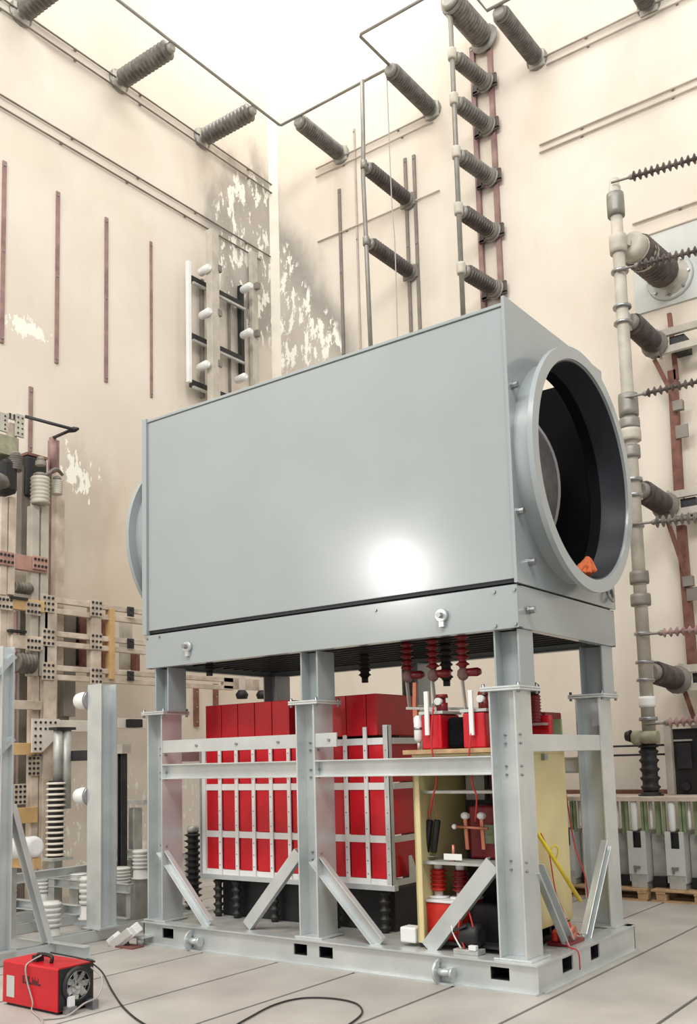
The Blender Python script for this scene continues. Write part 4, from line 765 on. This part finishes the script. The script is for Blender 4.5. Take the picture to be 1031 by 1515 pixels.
for (x, y, z) in ((-5.5, -.6, .56), (-5.5, 1.33, .66), (-5.95, .42, .44), (-5.9, -.2, .32), (-4.6, 1.3, .66), (-5.95, -.6, .49), (-4.52, .42, .44)): put('short_post', G().box((x - .03, y - .03, .1), (x + .03, y + .03, z)), MT['galvd'], sk)
hpost(at(200, 1195, 1, 1.35).x, 1.35, .12, at(200, 1195, 1, 1.35).z, .10, .12, 'short_post', 'galvd'); p = at(195, 1190, 1, 1.35); put('head_rail', G().box((p.x - .25, 1.30, p.z), (p.x + .25, 1.40, p.z + .05)), MT['galv'], sk)
p = at(181, 1115, 1, 1.0); hpost(p.x, 1.0, .12, p.z, .07, .08, 'short_post', 'dark'); put('post_cap', G().box((p.x - .05, .94, p.z), (p.x + .07, 1.06, p.z + .10)), MT['cream'], sk)
q = at(100, 1118, 1, .6); q2 = at(143, 1118, 1, .6); put('dark_rail', G().box((q.x, .58, q.z - .06), (q2.x + .05, .62, q.z + .05)), MT['dark'], sk)
# white ribbed insulators standing on the skid
def white_ins(px, py, h_, r_, lb, Y, n=5):
    p = at(px, py, 1, Y); t = thing('porcelain_insulator', p, lb, 'insulator', 'white insulators on the skid') 
    if p.z > .14: put('pedestal', G().box((p.x - r_ * .7, p.y - r_ * .7, 0), (p.x + r_ * .7, p.y + r_ * .7, p.z)), MT['galvd'], t)
    put('foot', G().lathe(p, (0, 0, h_ * .34), [(0, r_ * 1.15), (.12, r_ * 1.15), (.14, r_ * .95), (1, r_ * .9)], 20), MT['porc'], t)
    g = G(); prof = [(0, r_ * .8)]
    for i in range(n): prof += [((i + .1) / n, r_), ((i + .5) / n, r_ * 1.05), ((i + .7) / n, r_), ((i + .72) / n, r_ * .86), ((i + .98) / n, r_ * .86)]
    prof += [(1, r_ * .5)]; put('ribbed_body', g.lathe(p + V((0, 0, h_ * .34)), (0, 0, h_ * .66), prof, 22), MT['porc'], t)
for a in ((74, 1392, .36, .098, 'large white ribbed insulator beside the diagonal brace of the skid', -.35), (61, 1335, .30, .085, 'white ribbed insulator behind the large one on the skid', .35), (8, 1355, .36, .10, 'white ribbed insulator at the left edge, lower one', -.3), (6, 1320, .36, .10, 'white ribbed insulator at the left edge, upper one', .2), (131, 1360, .42, .09, 'white ribbed insulator touching the left side of the galvanised post', .25), (117, 1312, .14, .10, 'flat white ribbed insulator behind the galvanised post', .5), (178, 1318, .24, .10, 'white ribbed insulator right of the galvanised post', .6), (209, 1300, .3, .09, 'white ribbed insulator peeping out beside the left frame leg', .9)): white_ins(*a)
# white round covers on the post
for (px, py, r_, L, lb) in ((120, 1037, .085, .17, 'white domed cover at the head of the galvanised post'), (117, 1177, .08, .17, 'white domed cover halfway down the galvanised post')):
    a = at(px + 15, py, 1, -.02); t = thing('domed_cover', a, lb, 'cover', 'white domes on the galvanised post'); b = V((-4.48, -.08, a.z)); put('dome', G().lathe(b - V((.03, 0, 0)), (-L - .04, -.02, 0), [(0, r_), (.55, r_), (.8, r_ * .85), (.95, r_ * .5), (1, .01)], 22), MT['white'], t); put('mount_flange', G().lathe(b, (-.03, 0, 0), [(0, r_ * 1.25), (1, r_ * 1.25)], 16), MT['bolt'], t)
a = at(15, 1256, 1, -.9); b = at(54, 1253, 1, -.9); t = thing('domed_cover', a, 'white cylinder lying behind the top of the diagonal brace', 'cover'); put('barrel', G().lathe(a, b - a, [(0, .09), (.9, .095), (.97, .085), (1, .06)], 22), MT['white'], t); put('end_disc', G().lathe(a, (a - b) * .08, [(0, .10), (1, .09)], 20), MT['porc'], t); put('bracket', G().box(a.lerp(b, .15) + V((-.0, -.02, -.16)), b + V((.0, .05, -.095))), MT['orange'], t); put('stand', G().box((a.x - .02, a.y, .12), (a.x + .03, a.y + .05, a.z - .095)), MT['galvd'], t)
# work floodlight on the floor
p = at(188, 1402, 2, 0); fl_ = thing('work_light', p, 'small white work floodlight tilted on the floor beside the frame base', 'work light')
c = at(186, 1384, 1, p.y); d = V((.75, .1, .5)).normalized(); u = V((-.5, -.35, .75)).normalized(); n_ = d.cross(u).normalized()
put('housing', G().obox(c + V((0, .03, 0)), d * .13, u * .045, n_ * .05), MT['white'], fl_, bevel=.01); put('lens', G().obox(c - n_ * .0 + V((-.03, -.03, -.02)), d * .12, u * .035, n_ * .012), MT['porc'], fl_); c2 = at(172, 1392, 1, p.y); put('side_lamp', G().obox(c2, d * .05, u * .06, n_ * .05), MT['white'], fl_, bevel=.008); put('stand', G().bar(c, V((p.x, p.y + .02, .015)), .02, .02), MT['dark'], fl_); put('foot', G().box((p.x - .1, p.y - .05, 0), (p.x + .12, p.y + .09, .015)), MT['rust'], fl_)
put('levelling_foot', G().cyl((BX0 + .06, -.1, 0), (BX0 + .06, -.1, .07), .028).box((BX0 + .01, -.14, .07), (BX0 + .13, .0, .085)), MT['galv'], fr)
# ---------------------------------------------------------------- red welder
wx0, wx1, wy0, wy1, wh = -3.0, -2.405, -2.03, -1.74, .295
wl = thing('heater_unit', ((wx0 + wx1) / 2, (wy0 + wy1) / 2, 0), 'red portable blower box with a black grille end on the floor', 'blower')
g = G(); prof_ = [(0, .02), (0, wh - .012), (.012, wh), (wy1 - wy0 - .012, wh), (wy1 - wy0, wh - .012), (wy1 - wy0, .02)]
put('housing', G().ext((wx0, wy0, 0), (wx1, wy0, 0), [(-a, b) for a, b in prof_]), MT['red'], wl)
put('end_panel', G().box((wx1, wy0 + .008, .025), (wx1 + .006, wy1 - .008, wh - .008)), MT['black'], wl)
cy_, cz_ = (wy0 + wy1) / 2, .17; gr = put('fan_cowl', G().lathe((wx1 + .004, cy_, cz_), (.025, 0, 0), [(0, .115), (.3, .118), (1, .105), (1, .095), (.4, .09)], 32, cap=False), MT['dark'], wl)
for k in range(7): an = k * 2 * math.pi / 7; put('fan_blade', G().obox((wx1 + .014, cy_ + .05 * math.cos(an), cz_ + .05 * math.sin(an)), V((.004, 0, 0)), V((0, math.cos(an), math.sin(an))) * .042, V((.4, -math.sin(an), math.cos(an))) * .02), MT['galvd'], gr)
for k in range(3): put('grille_ring', G().tube([(wx1 + .03, cy_ + (.03 + .03 * k) * math.cos(a_ * math.pi / 12), cz_ + (.03 + .03 * k) * math.sin(a_ * math.pi / 12)) for a_ in range(25)], .002, 5), MT['bolt'], gr)
put('bottom_bracket', G().box((wx1 + .002, wy0 + .04, .0), (wx1 + .07, wy0 + .1, .05)).box((wx1 + .002, wy1 - .07, 0), (wx1 + .08, wy1 - .02, .06)), MT['bolt'], wl); put('foot_rail', G().box((wx0 + .02, wy0 + .02, 0), (wx1 - .02, wy1 - .02, .02)), MT['black'], wl); put('pale_plug', G().box((wx1 + .02, wy0 + .06, .04), (wx1 + .05, wy0 + .10, .11)), MT['white'], wl)
hx = wx0 + .33; put('handle', G().tube(curve([(hx - .07, cy_ - .05, wh), (hx - .07, cy_ - .05, wh + .045), (hx + .07, cy_ - .05, wh + .045), (hx + .07, cy_ - .05, wh)], 4), .013, 8), MT['black'], wl); put('handle_foot', G().box((hx - .10, cy_ - .08, wh), (hx - .05, cy_ - .02, wh + .04)), MT['black'], wl)
put('rating_label', G().box((wx0 + .045, wy0 - .002, .06), (wx0 + .13, wy0, .20)), MT['plate'], wl)
g = G(); x = wx0 + .22
for ww_, hh in ((.010, .05), (.006, .05), (.018, .012), (.010, .05), (.010, .05), (.02, .014), (.008, .05), (.012, .036), (.006, .05), (.016, .03), (.006, .046), (.02, .012)): g.box((x, wy0 - .0015, .165), (x + ww_, wy0, .165 + hh)); x += ww_ + .005
put('lettering', g, MT['dark'], wl, 'dark illegible stencilled lettering')
F = .009
def fl_pt(x, y, z=F): p = at(x, y, 2, 0); return V((p.x, p.y, z))
wire('power_cable', [(hx + .02, cy_ - .02, wh + .06), (hx + .18, cy_ + .06, wh + .03), (wx1 + .03, cy_ + .13, wh + .0), fl_pt(128, 1452, .16), fl_pt(150, 1447, .05), fl_pt(166, 1468), fl_pt(185, 1495), fl_pt(215, 1518), fl_pt(260, 1535)], .0065, 'cable', 'black power cable curling from the red box onto the floor')
wire('extension_lead', [fl_pt(330, 1530), fl_pt(368, 1508), fl_pt(405, 1489), fl_pt(445, 1479), fl_pt(490, 1479), fl_pt(525, 1486), fl_pt(536, 1499), fl_pt(522, 1514), fl_pt(490, 1532)], .006, 'cable', 'thin dark lead looped across the floor in the foreground')
wire('pale_cord', [(hx - .02, cy_ - .06, wh + .045), (hx - .06, wy0 + .03, wh + .012), (hx - .06, wy0 - .012, wh - .02), (hx - .04, wy0 - .012, .18), (hx + .02, wy0 - .012, .06), (hx + .04, wy0 - .03, .01), fl_pt(62, 1512), fl_pt(60, 1530)], .0055, 'paleg', 'pale cord hanging down the front of the red box')
wire('pale_cord', [(wx1 + .03, cy_ + .1, wh - .03), (wx1 + .12, cy_ + .12, wh - .1), (wx1 + .15, cy_ + .06, .1), (wx1 + .06, cy_ + .02, .05), (wx1 + .09, wy0 + .0, .01), (wx1 + .02, wy0 - .12, .01)], .006, 'paleg', 'pale cord looping in front of the black grille end')
# ---------------------------------------------------------------- bench, modules and pallets at the back right
bn = thing('test_bench', (-.6, 4.75, 0), 'long pale timber bench along the back wall carrying dark equipment', 'bench')
put('bench_top', G().box((-2.6, 4.34, 1.06), (1.6, 5.05, 1.11)), MT['tanst'], bn, bevel=.005); put('back_strip', G().box((-2.6, 5.05, 1.11), (1.6, 5.08, 1.16)), MT['rust'], bn)
for x in (-2.55, -.2, 1.5): put('bench_leg', G().box((x - .04, 4.985, 0), (x + .04, 5.045, 1.06)), MT['cond'], bn)
ML = 'grey panel module with a hanging white tube, '
for px, lb in ((838, ML + 'behind the yellow rod'), (893, ML + 'hidden behind the rear frame leg'), (942, ML + 'first right of the rear frame leg'), (998, ML + 'second right of the rear frame leg'), (1053, ML + 'at the right edge of the photo')):
    xc = at(px, 1240, 1, 4.4).x; t = thing('resistor_module', (xc, 4.45, .135), lb, 'module', 'modules under the bench'); w2 = .10
    g = G().box((xc - w2, 4.38, .28), (xc + w2, 4.395, .56)).box((xc - w2, 4.38, .56), (xc - w2 + .06, 4.395, .74)).box((xc + w2 - .05, 4.38, .56), (xc + w2, 4.395, .74)).box((xc - w2, 4.395, .2), (xc - w2 + .012, 4.9, .74)).box((xc + w2 - .012, 4.395, .2), (xc + w2, 4.9, .74))
    put('front_panel', g, MT['plate'], t); put('panel_foot', G().box((xc - w2 + .02, 4.385, .135), (xc + w2 - .01, 4.6, .28)), MT['galvd'], t); put('latch', G().box((xc - .04, 4.36, .34), (xc + .03, 4.38, .37)).box((xc - .035, 4.36, .30), (xc - .015, 4.38, .34)), MT['bolt'], t); put('core', G().box((xc - w2 + .012, 4.45, .3), (xc + w2 - .012, 4.85, .72)), MT['dark'], t)
    put('white_tube', G().lathe((xc - .015, 4.40, .74), (0, 0, .315), [(0, .02), (.06, .036), (.94, .04), (1, .03)], 16), MT['white'], t)
    for dx in (-.10, .075, .115): put('green_strip', G().box((xc + dx - .014, 4.39, .72), (xc + dx + .014, 4.43, 1.055)), MT['green'], t)
    xm = xc + .2; put('side_core', G().box((xm - .09, 4.55, .25), (xm + .09, 4.9, .70)), MT['galvd'], t); put('thin_tube', G().lathe((xm - .05, 4.46, .76), (0, 0, .295), [(0, .014), (.1, .02), (1, .02)], 12), MT['white'], t); put('green_strip', G().box((xm + .0, 4.45, .7), (xm + .05, 4.50, 1.055)), MT['green'], t); put('side_foot', G().box((xm - .08, 4.5, .135), (xm + .06, 4.8, .25)), MT['black'], t)
for k, (x0, x1, lb) in enumerate(((-2.55, -.79, 'wooden pallet under the modules behind the rear frame leg'), (-.74, .62, 'wooden pallet under the modules at the right edge'))):
    t = thing('pallet', ((x0 + x1) / 2, 4.8, 0), lb, 'pallet', 'pallets by the back wall')
    for j in range(5): y = 4.33 + j * .13; put('top_board', G().box((x0, y, .108), (x1, y + .10, .132)), MT['wood'], t, bevel=.003)
    for i in range(4):
        xx = x0 + .05 + i * (x1 - x0 - .15) / 3
        for y in (4.34, 4.61, 4.86): put('block', G().box((xx, y, .02), (xx + .11, y + .10, .085)), MT['wood'], t, bevel=.003)
        put('stringer', G().box((xx, 4.33, .086), (xx + .10, 4.95, .107)), MT['wood'], t)
    for y in (4.34, 4.61, 4.86): put('bottom_board', G().box((x0, y, 0), (x1, y + .10, .019)), MT['wood'], t)
insulator('column_insulator', (QX - .02, QY, 1.112), (QX - .02, QY, 1.68), .085, .11, 5, 'black ribbed insulator under the foot of the tube column', 'insulator', m='black', cap='black', capr=.11, capl=.04, seg=18)
dc = thing('dark_cabinet', (-.45, 4.9, 1.112), 'cream framed dark cabinet on the bench right of the tube column', 'cabinet')
x0, x1 = -.60, -.26; put('body', G().box((x0, 4.9, 1.112), (x1, 5.0, 1.84)), MT['black'], dc); 
for (a, b) in ((x0 - .06, x0 + .02), (x1 - .02, x1 + .05)): put('frame_post', G().box((a, 4.82, 1.112), (b, 4.9, 1.87)), MT['cream'], dc, bevel=.004)
put('frame_top', G().box((x0 - .06, 4.82, 1.872), (x1 + .05, 4.9, 1.90)), MT['cream'], dc); put('inner_panel', G().box((x0 + .06, 4.87, 1.4), (x1 - .12, 4.9, 1.68)), MT['dark'], dc); put('inner_rail', G().box((x0 + .03, 4.86, 1.70), (x1 - .1, 4.88, 1.72)), MT['galvd'], dc); put('meter', G().lathe((-.46, 4.9, 1.2), (0, -.05, 0), [(0, .05), (1, .045)], 16), MT['dark'], dc)
for z, lb in ((1.665, 'upper thin dark rod between the rear leg and the tube column'), (1.56, 'lower thin dark rod between the rear leg and the tube column')): t = thing('tie_rod', (-1.4, 4.95, z), lb, 'rod', 'rods beside the tube column'); put('rod', G().cyl((-1.75, 4.95, z), (-.64, 4.95, z), .012, n=8), MT['dark'], t); put('wall_stay', G().cyl((-1.7, 4.95, z), (-1.7, YB, z), .012, n=8), MT['dark'], t)

# further pieces of the rack; dark set-back posts stand in for shaded gaps
for (x, y0, y1, w_, m, off) in ((28, 905, 1200, .10, 'mauve', -.3), (44, 905, 1190, .09, 'dark', -.35), (60, 905, 935, .12, 'dark', -.2), (97, 1005, 1160, .10, 'cond', -.25), (30, 840, 890, .16, 'pale', -.2)): rpost(x, y0, y1, w_, m, off)
for (x, y) in ((30, 1175), (50, 1133)): rplate(x, y, .16, .22, 3, 4, 'tanst', .02)
for (x0, x1, y, r_, lb) in ((22, 48, 980, .12, 'grey ribbed drum lying between the lower rails of the tan rack'), (20, 44, 868, .07, 'small grey drum under the pink rail of the tan rack')):
    a = at(x0, y, 0, RX + .02); b = at(x1, y, 0, RX + .02); b.z = a.z; t = thing('rack_drum', a, lb, 'drum', 'drums in the tan rack'); put('drum_body', sheds(G(), a, b, r_ * .9, r_, 5, 16), MT['insul'], t); put('drum_end', G().lathe(b, (b - a) * .12, [(0, r_ * .8), (1, r_ * .6)], 14), MT['dark'], t)
lsw = thing('limit_switch', at(195, 1071, 0, RX), 'black switch on a short cream rail right of the galvanised post', 'switch'); a = at(180, 1070, 0, RX); b = at(216, 1070, 0, RX)
put('rail', G().box((RX - .05, a.y - .05, a.z - .06), (RX, b.y, a.z + .06)), MT['pale'], lsw, bevel=.004); put('switch_body', G().box((RX, a.y + .06, a.z - .05), (RX + .09, a.y + .26, a.z + .05)), MT['black'], lsw, bevel=.01); put('stay', G().box((XL, a.y + .02, a.z - .03), (RX - .05, a.y + .08, a.z + .03)), MT['cond'], lsw)
for pts, lb in ((((289, 1018), (289, 1075)), 'brown wall strip seen between the upper left leg and the red cases'), (((318, 1012), (318, 1050)), 'brown wall strip seen just above the corner of the red cases')): strip(pts, 'L', lb, .09, .03, 'rust')
for px, lb in ((358, 'left one of two pale rods with black cups above the red cases'), (388, 'right one of two pale rods with black cups above the red cases')):
    p = at(px, 1034, 0, RX + .1); t = thing('hanging_rod', p, lb, 'rod', 'pale rods above the red cases'); z2 = at(px, 1001, 0, RX + .1).z
    put('rod_shaft', G().box((RX + .08, p.y - .035, p.z + .1), (RX + .13, p.y + .035, z2)), MT['pale'], t); put('cup', G().lathe(p, (0, 0, .12), [(0, .07), (.5, .09), (1, .05)], 12), MT['black'], t)
rr_ = put('rack_rail', G().box((RX - .04, at(330, 1010, 0, RX).y, at(70, 987, 0, RX).z - .12), (RX + .02, at(400, 1010, 0, RX).y + .2, at(70, 987, 0, RX).z + .03)), MT['tanst'], rk)
